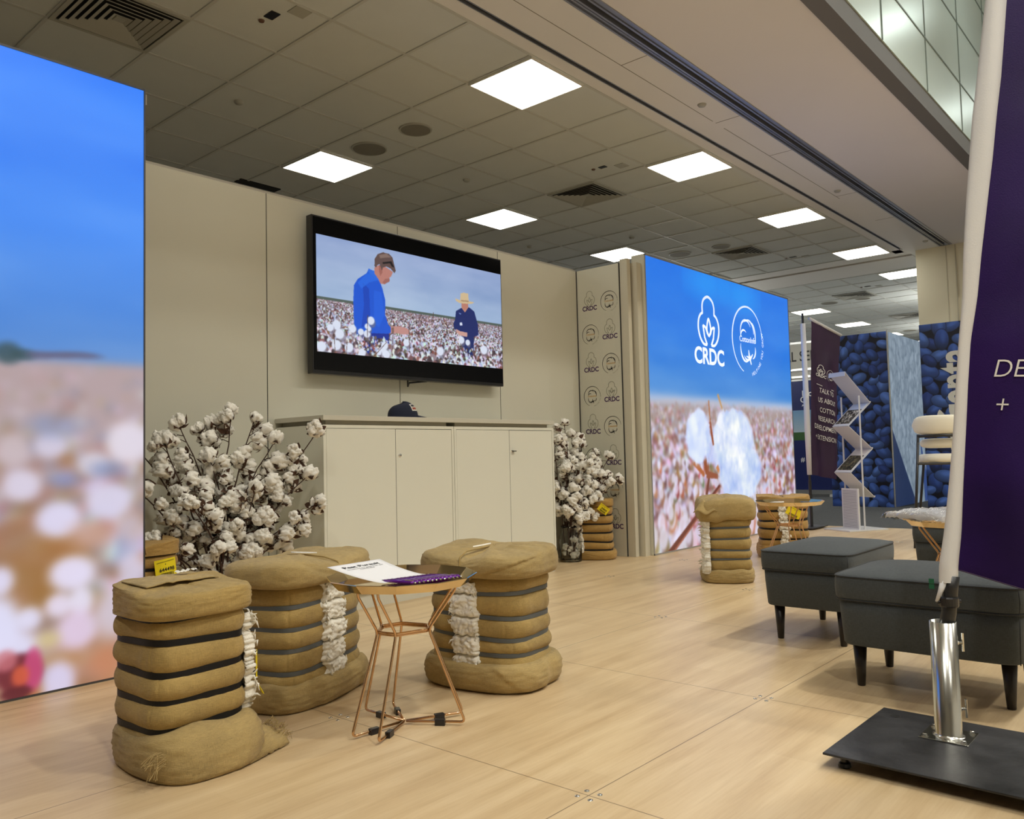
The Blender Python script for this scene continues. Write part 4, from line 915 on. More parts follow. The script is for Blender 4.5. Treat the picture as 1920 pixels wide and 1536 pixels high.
# sheet of paper, curling up over the rim
zt_ = .4465
c0 = atz(613, 1064, .500); c1 = atz(712, 1050, .497); c2 = atz(797, 1077, zt_ + .001); c3 = atz(722, 1094, zt_ + .001)
def sheetP(u, v, off=0):
    p = (c0 * (1 - u) + c1 * u) * (1 - v) + (c3 * (1 - u) + c2 * u) * v
    z = zt_ + .0012 + (c0[2] - zt_) * (1 - v) ** 1.0 * 1 + .0 ; z = zt_ + .0015 + .052 * max(0, 1 - v * 1.02) ** 1.35
    return (p[0], p[1], z + off)
sh = MB().grid(lambda u, v: sheetP(u, v), 10, 24).build('paper_sheet', PAPER, smooth=True, solid=.0004)
setp(sh, 'curled white printed sheet lying on the near gold tray table', 'paper')
b = MB(); SH = lambda x, y: sheetP(min(max(.5 + x, 0), 1), min(max(.5 - y, 0), 1), .0012)
b.text('Pest Pursuit', lambda x, y: SH(x, y * .71 + .33), .145, .018, align='CENTER'); b.build('heading', INK, sh)
b = MB(); b.text('Download the guide from the', lambda x, y: SH(x, y * .71 + .268), .058, .004, align='CENTER'); b.text('Cotton Hub', lambda x, y: SH(x, y * .71 + .225), .058, .004, align='CENTER'); b.build('small_print', INK, sh)

# pens
e0 = atz(775, 1093, zt_ + .005); e1 = atz(863, 1081, zt_ + .005); tip = atz(730, 1090, zt_ + .005)
dv = Vector(tip - e0); dv.z = 0; dv.normalize(); ex = Vector(e1 - e0); ex.z = 0
perp = Vector((-dv.y, dv.x, 0)); npen = 12
if perp.dot(ex) < 0: perp = -perp
sp = .0118
for k in range(npen):
    P0 = Vector(e0) + ex * (k / (npen - 1)) * .98 + Vector((0, 0, .0))
    P0.z = zt_ + .0052
    if k == 0:
        pt = thing('purple_pen', 'x', 'pen', group='purple pens on the near gold table')
        L_ = .128
        MB().tube([(0, 0, 0), (.012, 0, 0), (L_ * .55, 0, 0), (L_ * .9, 0, 0)], [.0044, .0048, .0048, .0040], 10).build('barrel', PENP, pt, smooth=True)
        MB().tube([(L_ * .9, 0, 0), (L_ * .97, 0, 0), (L_, 0, 0)], [.0040, .0022, .0008], 10).build('tip', CHROME, pt, smooth=True)
        MB().tube([(-.001, 0, 0), (-.010, 0, 0)], .0028, 8).build('button', CHROME, pt, smooth=True)
        MB().box(.0, -.0012, .0046, .032, .0012, .0068).build('clip', CHROME, pt)
        b = MB().text('CRDC', lambda x, y: (x + .045, y - .0022, .00505), .0065, .02); b.build('pen_print', WHITE_INK, pt)
        o = pt
    else: o = copy_tree(pt)
    o.location = P0; o.rotation_euler = (0, 0, math.atan2(dv.y, dv.x) + .02 * (k % 3 - 1)); 
    o['label'] = ('purple pen at the left end of the row on the near gold tray' if k == 0 else 'purple pen at the right end of the row on the near gold tray' if k == npen - 1 else 'one of the middle purple pens in the row on the near gold tray')
# magazines on far table
for (x0, y0, x1, y1, x2, y2, x3, y3, lab, m_) in ((1420, 938, 1448, 934, 1470, 941, 1440, 943, 'open white leaflet lying on the left of the far gold tray', PAPER), (1520, 938, 1543, 937, 1545, 941, 1518, 942, 'small blue leaflet on the right of the far gold tray', mat('blue_leaflet', (.08, .17, .40), .4))):
    ps = [atz(x, y, .450) for x, y in ((x0, y0), (x1, y1), (x2, y2), (x3, y3))]
    for p in ps:
        d = Vector((p[0] - 5.72, p[1] - 2.40)); 
        if d.length > .20: d = d.normalized() * .20; p[0], p[1] = 5.72 + d.x, 2.40 + d.y
    setp(MB().hull([(*p[:2], .4455) for p in ps], [(*p[:2], .452) for p in ps]).build('leaflet', m_), lab, 'leaflet')
# wrapped shirt on the right hand table
s0 = (4.52, 1.09); ws = thing('wrapped_shirt', 'folded white shirt in clear plastic lying on the gold tray beside the near banner', 'shirt', (s0[0], s0[1], .4700), -.6)
MB().grid(lambda u, v: ((u - .5) * .40, (v - .5) * .36, .004 + .040 * (math.sin(PI * u) * math.sin(PI * v)) ** .22 + .006 * nz(u * 5, v * 5, 1) + .006 * nz(u * 15, v * 15, 2)), 40, 36).build('folded_cloth', mat('white_shirt_cloth', (.78, .79, .84), .7), ws, smooth=True, solid=.004)
MB().grid(lambda u, v: ((u - .5) * .46, (v - .5) * .41, .004 + .048 * (math.sin(PI * u) * math.sin(PI * v)) ** .2 + .010 * nz(u * 9, v * 9, 5) + .008 * nz(u * 22, v * 22, 2)), 60, 54).build('plastic_bag', mat('clear_film', (1, 1, 1), .08, trans=.97), ws, smooth=True)
MB().ribbon([(.045 * math.cos(i / 4), .045 * math.sin(i / 4)) for i in range(22)], .004, lambda x, y: (x + .02, y, .058)).build('printed_ring', INK, ws)
MB().ribbon([(-.02, 0), (.03, .01)], .03, lambda x, y: (x + .02, y, .0582)).build('printed_mark', ORANGE_INK, ws)

# ================================================================== OTTOMANS
def ottoman(label, x0, x1, y0, y1, hs=.40, tag_=False, legdx=.09, legdy=.065):
    cx, cy = (x0 + x1) / 2, (y0 + y1) / 2; A, B = (x1 - x0) / 2, (y1 - y0) / 2
    t = thing('ottoman', label, 'ottoman', (cx, cy, 0), group='charcoal grey footstools')
    def rr(a, b, z, n=9): return sring(a, b, n, 72, z)
    MB().rings([rr(A * .90, B * .93, .150), rr(A * .915, B * .945, .156), rr(A * .955, B * .965, .26), rr(A * .965, B * .97, .312)]).build('upholstered_base', OTT, t, smooth=True)
    rs = []
    for (k, z) in ((.93, .306), (.975, .308), (.995, .318), (1.003, .35), (1.0, .378), (.988, .389)): rs.append(rr(A * k, B * k, z, 10))
    for k in (.93, .84, .7, .5, .28, .08): rs.append([(x, y, .389 + .030 * (1 - k ** 2.2) ** .8 + .002 * nz(x, y, 1, 9)) for x, y, z in rr(A * k, B * k, 0, 10 - 6 * (1 - k))])
    c = MB().rings(rs).build('cushion', OTT, t, smooth=True)
    PIP = fabric('charcoal_piping', (.028, .031, .034))
    MB().tube(rr(A * .992, B * .992, .3885, 10), .0035, 6, closed=True).build('piping', PIP, c, smooth=True)
    MB().tube(rr(A * .985, B * .985, .309, 10), .003, 6, closed=True).build('piping', PIP, c, smooth=True)
    MB().tube([(-A * .985, -B * .955, .318), (-A * .995, -B * .965, .35), (-A * .985, -B * .955, .388)], .0018, 5).build('corner_seam', PIP, c, smooth=True)
    MB().tube([(-A * .925, -B * .93, .156), (-A * .955, -B * .95, .30)], .0018, 5).build('corner_seam', PIP, t.children[0], smooth=True)
    for sx in (-1, 1):
        for sy in (-1, 1):
            px, py = sx * (A - legdx), sy * (B - legdy)
            MB().lathe([(.0125, 0), (.0135, .002), (.024, .156)], 20).build('leg', LEGW, t, smooth=True, loc=(px, py, 0))
    if tag_: MB().box(-A * 1.004, -.046, .372, -A * 1.0, -.030, .405).build('maker_tag', GREEN, t)
    return t
ottoman('charcoal grey footstool in front, with a small green tag, behind the steel banner base', 2.925, 3.42, .505, 1.095, tag_=True)
ottoman('charcoal grey footstool behind, turned lengthways in front of the far gold table', 3.475, 4.13, 1.215, 1.620, legdx=.08)
ottoman('charcoal grey footstool half hidden under the gold tray by the near banner', 4.90, 5.30, .80, 1.375)
# ================================================================== COTTON BRANCHES AND JARS
def boll_mesh(seed):
    r = random.Random(seed); m = MB(); base = []
    import bmesh
    for k in range(r.choice((4, 4, 5))):
        a = 2 * PI * k / 4.5 + r.uniform(-.3, .3); d = .016; c = Vector((d * math.cos(a), d * math.sin(a), .014 + r.uniform(-.004, .010))); R = r.uniform(.014, .022)
        bm = bmesh.new(); bmesh.ops.create_icosphere(bm, subdivisions=3, radius=1)
        vs = []
        for v in bm.verts:
            p = v.co.normalized(); k2 = R * (1 + .5 * noise.noise(p * 1.7 + Vector((seed, k, 0))) + .2 * noise.noise(p * 5 + Vector((k, seed, 0))))
            q = Vector((p.x * k2, p.y * k2, p.z * k2 * 1.35)) + c; vs.append(tuple(q))
        m.add(vs, [tuple(v.index for v in f.verts) for f in bm.faces]); bm.free()
    me = bpy.data.meshes.new('boll'); me.from_pydata(m.v, [], m.f); me.polygons.foreach_set('use_smooth', [True] * len(me.polygons)); me.materials.append(BOLL)
    return me
def burr_mesh(seed):
    r = random.Random(seed); m = MB()
    m.lathe([(.002, -.012), (.006, -.006), (.010, 0), (.006, .004)], 8)
    for k in range(5):
        a = 2 * PI * k / 5 + r.uniform(-.2, .2); L = r.uniform(.034, .052); c, s = math.cos(a), math.sin(a); up = r.uniform(.010, .034)
        def F(u, v, c=c, s=s, L=L, up=up):
            w_ = .013 * math.sin(PI * min(.98, v * .9 + .12)) * (1 - v * .5); q = (u - .5) * 2 * w_; rr_ = .006 + L * v * (1 - .35 * v); z = -.002 + up * v ** 1.6 - .2 * abs(q)
            return (rr_ * c - q * s, rr_ * s + q * c, z)
        m.grid(F, 3, 6)
    me = bpy.data.meshes.new('burr'); me.from_pydata(m.v, [], m.f); me.polygons.foreach_set('use_smooth', [True] * len(me.polygons)); me.materials.append(BURR)
    return me
BOLLS = [boll_mesh(s) for s in range(7)]; BURRS = [burr_mesh(s) for s in range(4)]
def branch(label, group, base, tip, nb, seed, bend=.0, spread=.12, start=.30):
    r = random.Random(seed); t = thing('cotton_branch', label, 'cotton branch', base, 0, group)
    T = Vector(tip) - Vector(base); m = MB(); N = 12; side = Vector((r.uniform(-1, 1), r.uniform(-.5, .5), 0)) * .04
    pts = [T * (k / N) + Vector((T.x, T.y, 0)) * (.0) * 0 - Vector((T.x, T.y, 0)) * bend * math.sin(PI * k / N) + side * math.sin(PI * k / N) + Vector((r.uniform(-.006, .006), r.uniform(-.006, .006), 0)) for k in range(N + 1)]
    m.tube(pts, [.0052 * (1 - .7 * k / N) + .0008 for k in range(N + 1)], 6)
    ends = []
    for k in range(nb):
        f = start + (1 - start) * (k + r.random() * .6) / nb; f = min(f, 1); q = f * N; i = min(int(q), N - 1); p = pts[i].lerp(pts[i + 1], q - i)
        a = r.uniform(0, 2 * PI); L = r.uniform(.03, spread) * (1.15 - .5 * f); d = Vector((math.cos(a), math.sin(a) * .75, r.uniform(-.25, .75))).normalized()
        e = p + d * L; mid = p + d * L * .5 + Vector((0, 0, .012)); m.tube([p, mid, e], [.0024, .0020, .0016], 5); ends.append((e, d))
        if r.random() < .5:
            d2 = (d + Vector((r.uniform(-.8, .8), r.uniform(-.8, .8), .3))).normalized(); e2 = mid + d2 * r.uniform(.03, .07); m.tube([mid, e2], [.0018, .0012], 5)
            if r.random() < .6: ends.append((e2, d2))
    ends.append((pts[-1], (pts[-1] - pts[-2]).normalized()))
    m.build('stem', STEM, t, smooth=True)
    for e, d in ends:
        o = bpy.data.objects.new('boll', r.choice(BOLLS)); COL.objects.link(o); o.parent = t
        dd = (d + Vector((r.uniform(-.5, .5), r.uniform(-.5, .5), r.uniform(-.5, .3)))).normalized(); s = r.uniform(.85, 1.35)
        o.rotation_mode = 'QUATERNION'; o.rotation_quaternion = dd.to_track_quat('Z', 'Y'); o.location = e; o.scale = (s, s, s * r.uniform(.9, 1.15))
        b = bpy.data.objects.new('burr', r.choice(BURRS)); COL.objects.link(b); b.parent = o; b.location = (0, 0, -.002); b.scale = (1.2, 1.2, 1.1)
    return t
def jar(label, loc, tall=.27, rad=.088):
    t = thing('glass_jar', label, 'jar', loc, group='glass jars of cotton branches')
    pr = [(.001, .001), (rad * .95, .001), (rad, .008), (rad, tall * .55), (rad * .93, tall * .72), (rad * .78, tall * .86), (rad * .76, tall * .93), (rad * .84, tall), (rad * .80, tall), (rad * .72, tall * .93), (rad * .74, tall * .86), (rad * .89, tall * .71), (rad * .955, tall * .55), (rad * .955, .014), (.001, .012)]
    MB().lathe(pr, 48, cap=False).build('glass', GLASSM, t, smooth=True)
    return t
# left bunch, behind the bales
LB = (2.10, 3.77, 0)
jar('glass jar of cotton branches mostly hidden behind the bale stools at left', LB, .27, .088)
TL = [(1.62, 3.74, .80), (1.68, 3.84, .98), (1.79, 3.70, .93), (1.92, 3.82, 1.02), (1.60, 3.80, .60), (2.02, 3.72, .86), (2.18, 3.80, 1.09), (2.28, 3.74, 1.05), (2.12, 3.86, 1.02), (2.34, 3.66, .94), (2.42, 3.62, .82), (2.54, 3.58, .98), (2.46, 3.55, .76), (2.50, 3.52, .62), (2.45, 3.58, .50), (1.86, 3.62, .66), (2.18, 3.58, .70), (1.74, 3.66, .50), (2.32, 3.82, .72)]
for k, tp in enumerate(TL):
    bp = (LB[0] + .03 * math.cos(k * 2.4), LB[1] + .03 * math.sin(k * 2.4), .10 + .008 * (k % 4))
    lab = {6: 'tallest cotton branch of the left bunch, its bolls above the cupboard top', 11: 'cotton branch of the left bunch leaning rightmost over the cupboard side'}.get(k, 'cotton branch crowded in the large left bunch behind the bale stools')
    branch(lab, 'cotton branches in the left bunch', bp, tp, 11 if tp[2] > .7 else 9, 100 + k, bend=.16, spread=.10, start=.34)
# right bunch beside the cupboards
RB = (5.165, 3.945, 0)
jar('clear glass jar with cotton bolls inside, on the floor right of the cupboards', RB, .275, .088)
TR = [(5.10, 3.92, 1.07), (5.04, 3.98, .93), (5.24, 3.96, .98), (5.32, 3.92, .90), (5.42, 3.86, .84), (5.46, 3.76, .80), (5.50, 3.72, .62), (5.42, 3.76, .66), (5.06, 3.88, .74), (5.18, 3.80, .72), (5.00, 3.92, .58), (5.38, 3.78, .54), (5.26, 4.02, .78), (5.12, 3.82, .50)]
for k, tp in enumerate(TR):
    bp = (RB[0] + .03 * math.cos(k * 2.4), RB[1] + .03 * math.sin(k * 2.4), .03 + .01 * (k % 4))
    lab = {0: 'tallest cotton branch in the right hand glass jar', 5: 'cotton branch from the right jar leaning over the bale against the logo wall'}.get(k, 'cotton branch crowded in the glass jar right of the cupboards')
    branch(lab, 'cotton branches in the right jar', bp, tp, 10 if tp[2] > .6 else 8, 300 + k, bend=.14, spread=.09, start=.42)
r = random.Random(2)
for k, (dx, dy, z) in enumerate(((-.03, -.03, .04), (.02, -.045, .05), (-.01, -.01, .09), (.03, -.02, .13), (.01, -.04, .17), (-.035, .01, .12), (.045, .01, .06), (-.02, .04, .05))):
    o = bpy.data.objects.new('loose_cotton_boll', BOLLS[k % 7]); COL.objects.link(o); o.location = (RB[0] + dx * .8, RB[1] + dy * .8, z - .01); o.rotation_euler = (r.uniform(0, 1), r.uniform(0, 1), r.uniform(0, 6)); o.scale = (.9,) * 3
    setp(o, 'loose white cotton boll inside the clear glass jar', 'cotton boll', 'loose bolls inside the right jar')

# ================================================================== NEAR BANNER
FBX, FBY = 2.51, .63
nb = thing('banner_stand', 'purple feather banner on a steel tube and black floor plate, at the right edge', 'banner', (FBX, FBY, 0))
def wl(x, y, z): return (x - FBX, y - FBY, z)
pc = [atz(1542, 1411, .040), atz(1661, 1327, .040), atz(1920, 1372, .040), atz(1920, 1499, .040)]
e1v = Vector(pc[1] - pc[0]); 
A0 = Vector(pc[0]); Xd = Vector((1, -.012, 0)); Yd = Vector((0, -1, 0))
PW, PD = (pc[1][0] - pc[0][0]), .60
def pq(u, v, z): p = A0 + Xd * PW * u + Yd * PD * v + Vector((.0 * v, 0, 0)); return wl(p.x - .01 * v, p.y, z)
pm = MB(); hp = .034
pm.hull([pq(0, 0, hp), pq(1, 0, hp), pq(1, 1, hp), pq(0, 1, hp)], [pq(0, 0, .040), pq(1, 0, .040), pq(1, 1, .040), pq(0, 1, .040)])
plate = pm.build('base_plate', PLATE, nb, bevel=.0015)
for u, v in ((.08, .07), (.92, .07), (.92, .93), (.08, .93)):
    p = pq(u, v, 0); MB().lathe([(.013, .0), (.017, .004), (.015, .012), (.010, .016), (.010, .034)], 16).build('rubber_foot', BLACKP, plate, loc=(p[0], p[1], 0))
for u, v in ((.86, .09), (.12, .93), (.12, .80)):
    p = pq(u, v, .0404); MB().lathe([(.0001, .0002), (.014, .0002)], 20, cap=False).build('plate_hole', DARKGAP, plate, loc=p)
fl_ = MB().box(-.062, -.062, .0402, .062, .062, .0432).build('flange', STEEL, nb, bevel=.001)
for sx in (-1, 1):
    for sy in (-1, 1): MB().lathe([(.0095, .0432), (.0095, .0445), (.0065, .0445), (.0065, .050), (.004, .051)], 6).build('bolt', STEEL, fl_, loc=(sx * .048, sy * .048, 0))
MB().lathe([(.041, .0434), (.036, .047), (.0345, .050), (.0345, .352), (.031, .352), (.031, .05)], 40, cap=False).build('steel_tube', STEEL, nb, smooth=True)
rgt = Vector((.66, -.7513, 0))
for z in (.112, .292):
    p = rgt * .030; tw = MB().tube([tuple(p + Vector((0, 0, z))), tuple(p + rgt * .022 + Vector((0, 0, z)))], .0035, 8).build('thumb_screw', STEEL, nb)
    MB().tube([tuple(p + rgt * .022 + Vector((0, 0, z - .024))), tuple(p + rgt * .022 + Vector((0, 0, z + .026)))], .0032, 8).build('screw_bar', STEEL, tw)
    MB().tube([tuple(p - rgt * .001 + Vector((0, 0, z))), tuple(p + rgt * .008 + Vector((0, 0, z)))], .007, 6).build('screw_nut', STEEL, tw)
nF = (.7513, .66, 0)
def FP(x, y): v = atp(x, y, (FBX, FBY, 0), nF); return Vector(wl(*v))
MB().tube([(0, 0, .30), FP(1779, 1150), FP(1782, 1105), FP(1785, 1080)], .0195, 16).build('pole', BLACKM, nb, smooth=True)
cc = FP(1779, 1128); MB().lathe([(.024, -.014), (.026, -.010), (.026, .010), (.024, .014)], 20).build('pole_collar', BLACKP, nb, loc=cc)
MB().tube([tuple(cc - rgt * .034), tuple(cc + rgt * .034)], .0045, 8).build('collar_pin', BLACKP, nb)
MB().tube([tuple(cc - rgt * .034 + Vector((0, 0, .0))), FP(1764, 1108), FP(1770, 1090)], [.004, .007, .011], 8).build('sleeve_tie', SLEEVE, nb, smooth=True)
# white sleeve around the pole
sl = [(1779, 1092, 17), (1779, 1060, 17), (1786, 1000, 15.5), (1793, 900, 12.5), (1798, 820, 11.5), (1803, 720, 11), (1808, 640, 11), (1818, 560, 13.5), (1823, 480, 16), (1832, 380, 19), (1840, 300, 21), (1847, 220, 22), (1855, 150, 22), (1868, 0, 19.5), (1882, -150, 19), (1900, -330, 18), (1922, -520, 17), (1948, -700, 15)]
SP = [FP(x, y) for x, y, w_ in sl]; SRr = [w_ * 2.31 / FPX for x, y, w_ in sl]
def slv(u, v):
    q = v * (len(SP) - 1); i = min(int(q), len(SP) - 2); f = q - i; p = SP[i].lerp(SP[i + 1], f); R = SRr[i] * (1 - f) + SRr[i + 1] * f; a = 2 * PI * u
    k = 1 + .05 * math.sin(3 * a + v * 9) + .05 * nz(u * 4, v * 7, 1); fwd = Vector(nF)
    return tuple(p + rgt * R * math.cos(a) * k + fwd * R * .62 * math.sin(a) * k)
MB().grid(slv, 32, 90, True).build('white_sleeve', SLEEVE, nb, smooth=True)
# purple fabric
ud = Vector((.16, -.985, 0)).normalized(); nv_ = Vector((-ud.y, ud.x, 0)); nv_ = Vector((-.985, -.16, 0))
LE = [FP(x + w_ * .85, y) for x, y, w_ in sl]
def flag(u, v, off=0):
    q = .75 + v * (len(LE) - 1.75); q = max(0, min(q, len(LE) - 1.001)); i = int(q); f = q - i; p = LE[i].lerp(LE[i + 1], f)
    s = u * .62; tilt = .05 + .22 * math.exp(-v / .10)
    fold = .026 * math.sin(11 * s + 5 * v) * min(1, s * 6) * (1 - .5 * min(1, s * 2.5)) + .010 * nz(s * 5, v * 8, 4) * min(1, s * 8) + .03 * math.exp(-s / .03) * 0
    return tuple(p + ud * s + Vector((0, 0, -tilt * s)) + nv_ * (fold + off))
MB().grid(lambda u, v: flag(u, v), 70, 130).build('purple_fabric', PURPLE, nb, smooth=True)
MB().tube([flag(u / 30, .0, .0) for u in range(31)], .0018, 5).build('bottom_hem', PURPLEF, nb, smooth=True)
# lettering: find v from height
zs = [p.z for p in LE]
def v_of_z(z):
    for i in range(len(zs) - 1):
        if zs[i] <= z <= zs[i + 1]: return (i + (z - zs[i]) / (zs[i + 1] - zs[i]) - .75) / (len(zs) - 1.75)
    return 0
def FT(s, z):  # s metres from fabric edge, z height at the edge line
    return flag(s / .62, v_of_z(z), .004)
LETTER = [('DEVELOPMENT', 1878, 715, 40, .10), ('+ EXTENSION', 1878, 781, 36, .10)]
SC_ = .0
def zpx(y): return FP(1800, y).z
b = MB(); b.text('DEVELOPMENT', lambda x, y: FT(.060 + x, 1.008 + .02 + y), .070, -.010, shear=.18, sx=.9); b.build('lettering', WHITE_INK, nb)
b = MB(); b.text('+   EXTENSION', lambda x, y: FT(.068 + x, .908 + .02 + y), .070, -.010, shear=.12, sx=.9); b.build('lettering', WHITE_INK, nb)

# ================================================================== FAR PURPLE BANNER
fb0 = atz(1519, 992, 0); FB = Vector((8.55, atx(1522, 985, 8.55)[1], 0))
fbn = thing('banner_stand', 'slim purple banner with white lettering behind the tall lightbox', 'banner', FB)
MB().box(-.20, -.09, .012, .22, .33, .022).build('base_plate', PLATE, fbn, bevel=.002)
MB().lathe([(.016, .022), (.016, .50), (.012, .50), (.012, 2.27)], 14).build('pole', BLACKM, fbn)
MB().lathe([(.024, .56), (.030, 1.0), (.026, 2.16)], 14).build('white_sleeve', SLEEVE, fbn, smooth=True)
uF = Vector((.93, -.37, 0)).normalized(); nFF = Vector((.37, .93, 0))
def BP(x, y): return Vector(atp(x, y, tuple(FB), tuple(nFF))) - FB
Q = [BP(1520, 890), BP(1567, 899), BP(1575, 631), BP(1521, 600)]
def fl2(u, v, off=0):
    p = Q[0].lerp(Q[1], u).lerp(Q[3].lerp(Q[2], u), v); f = .022 * math.sin(u * 9 + v * 4) * (1 - .7 * v) * min(1, u * 4) + .012 * nz(u * 3, v * 7, 2)
    p = p + uF * (.03 * math.sin(v * 6) * u * (1 - v)); return tuple(p - nFF * (f + off))
MB().grid(lambda u, v: fl2(u, v), 36, 70).build('purple_fabric', PURPLEF, fbn, smooth=True)
MB().tube([tuple(BP(1517, 597) + Vector((0, 0, .0))), tuple(BP(1577, 629))], .016, 8).build('top_bar', SLEEVE, fbn, smooth=True)
fw, fh = (Q[1] - Q[0]).length, Q[3].z - Q[0].z
U2 = lambda cx, cy: (lambda x, y: fl2(max(0, min(1, cx + x / fw)), cy + y / fh, .010))
for i, (txt, cx, cy) in enumerate((('TALK TO', .56, .552), ('US ABOUT', .58, .490), ('COTTON', .60, .425), ('RESEARCH', .55, .365), ('DEVELOPMENT', .50, .305), ('+ EXTENSION', .50, .240))):
    MB().text(txt, U2(cx, cy), .074, .004, align='CENTER', sx=.60).build('lettering', WHITE_INK, fbn)
a, b = logo_crdc(U2(.34, .675), .085, .07); a.build('logo_outline', WHITE_INK, fbn); b.build('logo_lettering', WHITE_INK, fbn)
a, b, c = logo_info(U2(.70, .685), .12, False); a.build('logo_outline', WHITE_INK, fbn); b.build('logo_lettering', WHITE_INK, fbn)
MB().ribbon([(-.12, 0), (.12, .0)], .006, U2(.52, .60)).build('divider_line', WHITE_INK, fbn)

# ================================================================== BROCHURE RACK
RK = Vector((8.62, 2.93, 0)); D1 = Vector((.865, -.50, 0)).normalized(); D2 = Vector((.50, .865, 0)).normalized()
rk = thing('brochure_rack', 'white zigzag brochure rack standing at the edge of the wooden floor', 'brochure rack', RK)
def RP(a, b_, z): return tuple(D1 * a + D2 * b_ + Vector((0, 0, z)))
MB().hull([RP(-.24, -.19, .0), RP(.24, -.19, 0), RP(.24, .19, 0), RP(-.24, .19, 0)], [RP(-.24, -.19, .014), RP(.24, -.19, .014), RP(.24, .19, .014), RP(-.24, .19, .014)]).build('base_plate', RACKW, rk, bevel=.002)
pm = MB(); pm.hull([RP(-.06, -.115, .014), RP(-.04, -.115, .014), RP(-.04, .115, .014), RP(-.06, .115, .014)], [RP(-.06, -.115, .42), RP(-.04, -.115, .42), RP(-.04, .115, .42), RP(-.06, .115, .42)])
pp = pm.build('perforated_panel', RACKW, rk)
hm = MB()
for i in range(26):
    z = .03 + i * .0145
    hm.hull([RP(-.0612, -.098, z), RP(-.0605, -.098, z), RP(-.0605, .098, z), RP(-.0612, .098, z)], [RP(-.0612, -.098, z + .006), RP(-.0605, -.098, z + .006), RP(-.0605, .098, z + .006), RP(-.0612, .098, z + .006)])
setp(hm.build('perforation_rows', mat('perforation_grey', (.28, .28, .29), .6), pp), kind='stuff')
for b_ in (-.128, .128): MB().tube([RP(0, b_, .014), RP(0, b_, 1.36)], .009, 8).build('upright', RACKW, rk)
ZG = [(-.145, 1.590), (.150, 1.285), (-.135, 1.050), (.150, .815), (-.135, .580), (.150, .325)]
for i in range(5):
    (a0, z0), (a1, z1) = ZG[i], ZG[i + 1]; th = .006
    s_ = MB().hull([RP(a0, -.12, z0), RP(a1, -.12, z1), RP(a1, .12, z1), RP(a0, .12, z0)], [RP(a0, -.12, z0 + th), RP(a1, -.12, z1 + th), RP(a1, .12, z1 + th), RP(a0, .12, z0 + th)]).build('shelf', RACKW, rk)
    if i % 2 == 0 :
        MB().hull([RP(a1 - .004, -.12, z1), RP(a1 + .008, -.12, z1 + .012), RP(a1 + .008, .12, z1 + .012), RP(a1 - .004, .12, z1)], [RP(a1 - .008, -.12, z1 + .006), RP(a1 + .004, -.12, z1 + .018), RP(a1 + .004, .12, z1 + .018), RP(a1 - .008, .12, z1 + .006)]).build('shelf_lip', RACKW, s_)
MB().hull([RP(-.15, -.12, 1.56), RP(-.145, -.12, 1.605), RP(-.145, .12, 1.605), RP(-.15, .12, 1.56)], [RP(-.156, -.12, 1.56), RP(-.151, -.12, 1.605), RP(-.151, .12, 1.605), RP(-.156, .12, 1.56)]).build('top_lip', RACKW, rk)
def mag(i, label, seed, cols):
    (a0, z0), (a1, z1) = ZG[i], ZG[i + 1]; P = Pic(0, 1, 0, 1, 60, 80); rr = random.Random(seed)
    P.a[:] = cols[0]; P.a[(P.Z > .72)] = cols[1]
    for k in range(160): P.ell(rr.random(), rr.random() * .68, rr.uniform(.02, .06), rr.uniform(.02, .06), 0, [cols[2], cols[3], (20, 18, 16)][k % 3], .9, .4)
    t = thing('magazine', label, 'magazine', RK, group='magazines on the brochure rack')
    def Tf(x, z, off=.012):
        q = .07 + .86 * z; a = a1 + (a0 - a1) * q; zz = z1 + (z0 - z1) * q; b_ = -.1 + .2 * (1 - x)
        return np.stack([D1.x * a + D2.x * b_, D1.y * a + D2.y * b_, zz + off], -1)
    P.build('cover', vcol_mat('magazine_print', 0, .35), lambda x, z: Tf(x, 1 - z) if False else Tf(x, z), t)
    c = [tuple(Tf(np.array([x]), np.array([z]), .0075)[0]) for x, z in ((0, 0), (1, 0), (1, 1), (0, 1))]; d = [(p[0], p[1], p[2] + .004) for p in c]
    MB().hull(c, d).build('pages', PAPER, t); return t
ZG2 = ZG
def flipz(i): return i
mag(1, 'magazine with white flowers on a dark cover, upper tilted shelf of the rack', 3, [(40, 38, 34), (196, 206, 226), (226, 220, 206), (120, 110, 90)])
mag(3, 'magazine with a dark brown cover, lower tilted shelf of the rack', 5, [(50, 44, 34), (214, 206, 200), (120, 110, 80), (70, 76, 60)])

# ================================================================== BAR STOOL
bs = thing('bar_stool', 'ivory upholstered bar stool with thin black legs, beside the near banner', 'bar stool', (7.5, 1.84, 0))
fwd = Vector((.96, .26, 0)).normalized(); rt = Vector((.26, -.96, 0))
def BS(a, b_, z): return tuple(rt * a + fwd * b_ + Vector((0, 0, z)))
def pad(x0, x1, z0, z1, d, curve, y0=0, ex=.035):
    m = MB(); n = 24; rs = []
    for k in range(n + 1):
        u = k / n; x = x0 + (x1 - x0) * u; e = (1 - abs(2 * u - 1) ** 6) ** .5; c = (z0 + z1) / 2; hh = (z1 - z0) / 2 * (e * .98 + .02); yy = y0 + curve * (2 * u - 1) ** 2
        rs.append([BS(x, yy + d * math.cos(t) * (e * .9 + .1), c + hh * math.copysign(abs(math.sin(t)) ** .7, math.sin(t))) for t in [2 * PI * i / 16 for i in range(16)]])
    return m.rings(rs)
pad(-.20, .24, .925, 1.085, .028, .10, -.17).build('backrest', SEATW, bs, smooth=True)
pad(-.15, .22, .815, .895, .026, .07, -.12).build('lower_backrest', SEATW, bs, smooth=True)
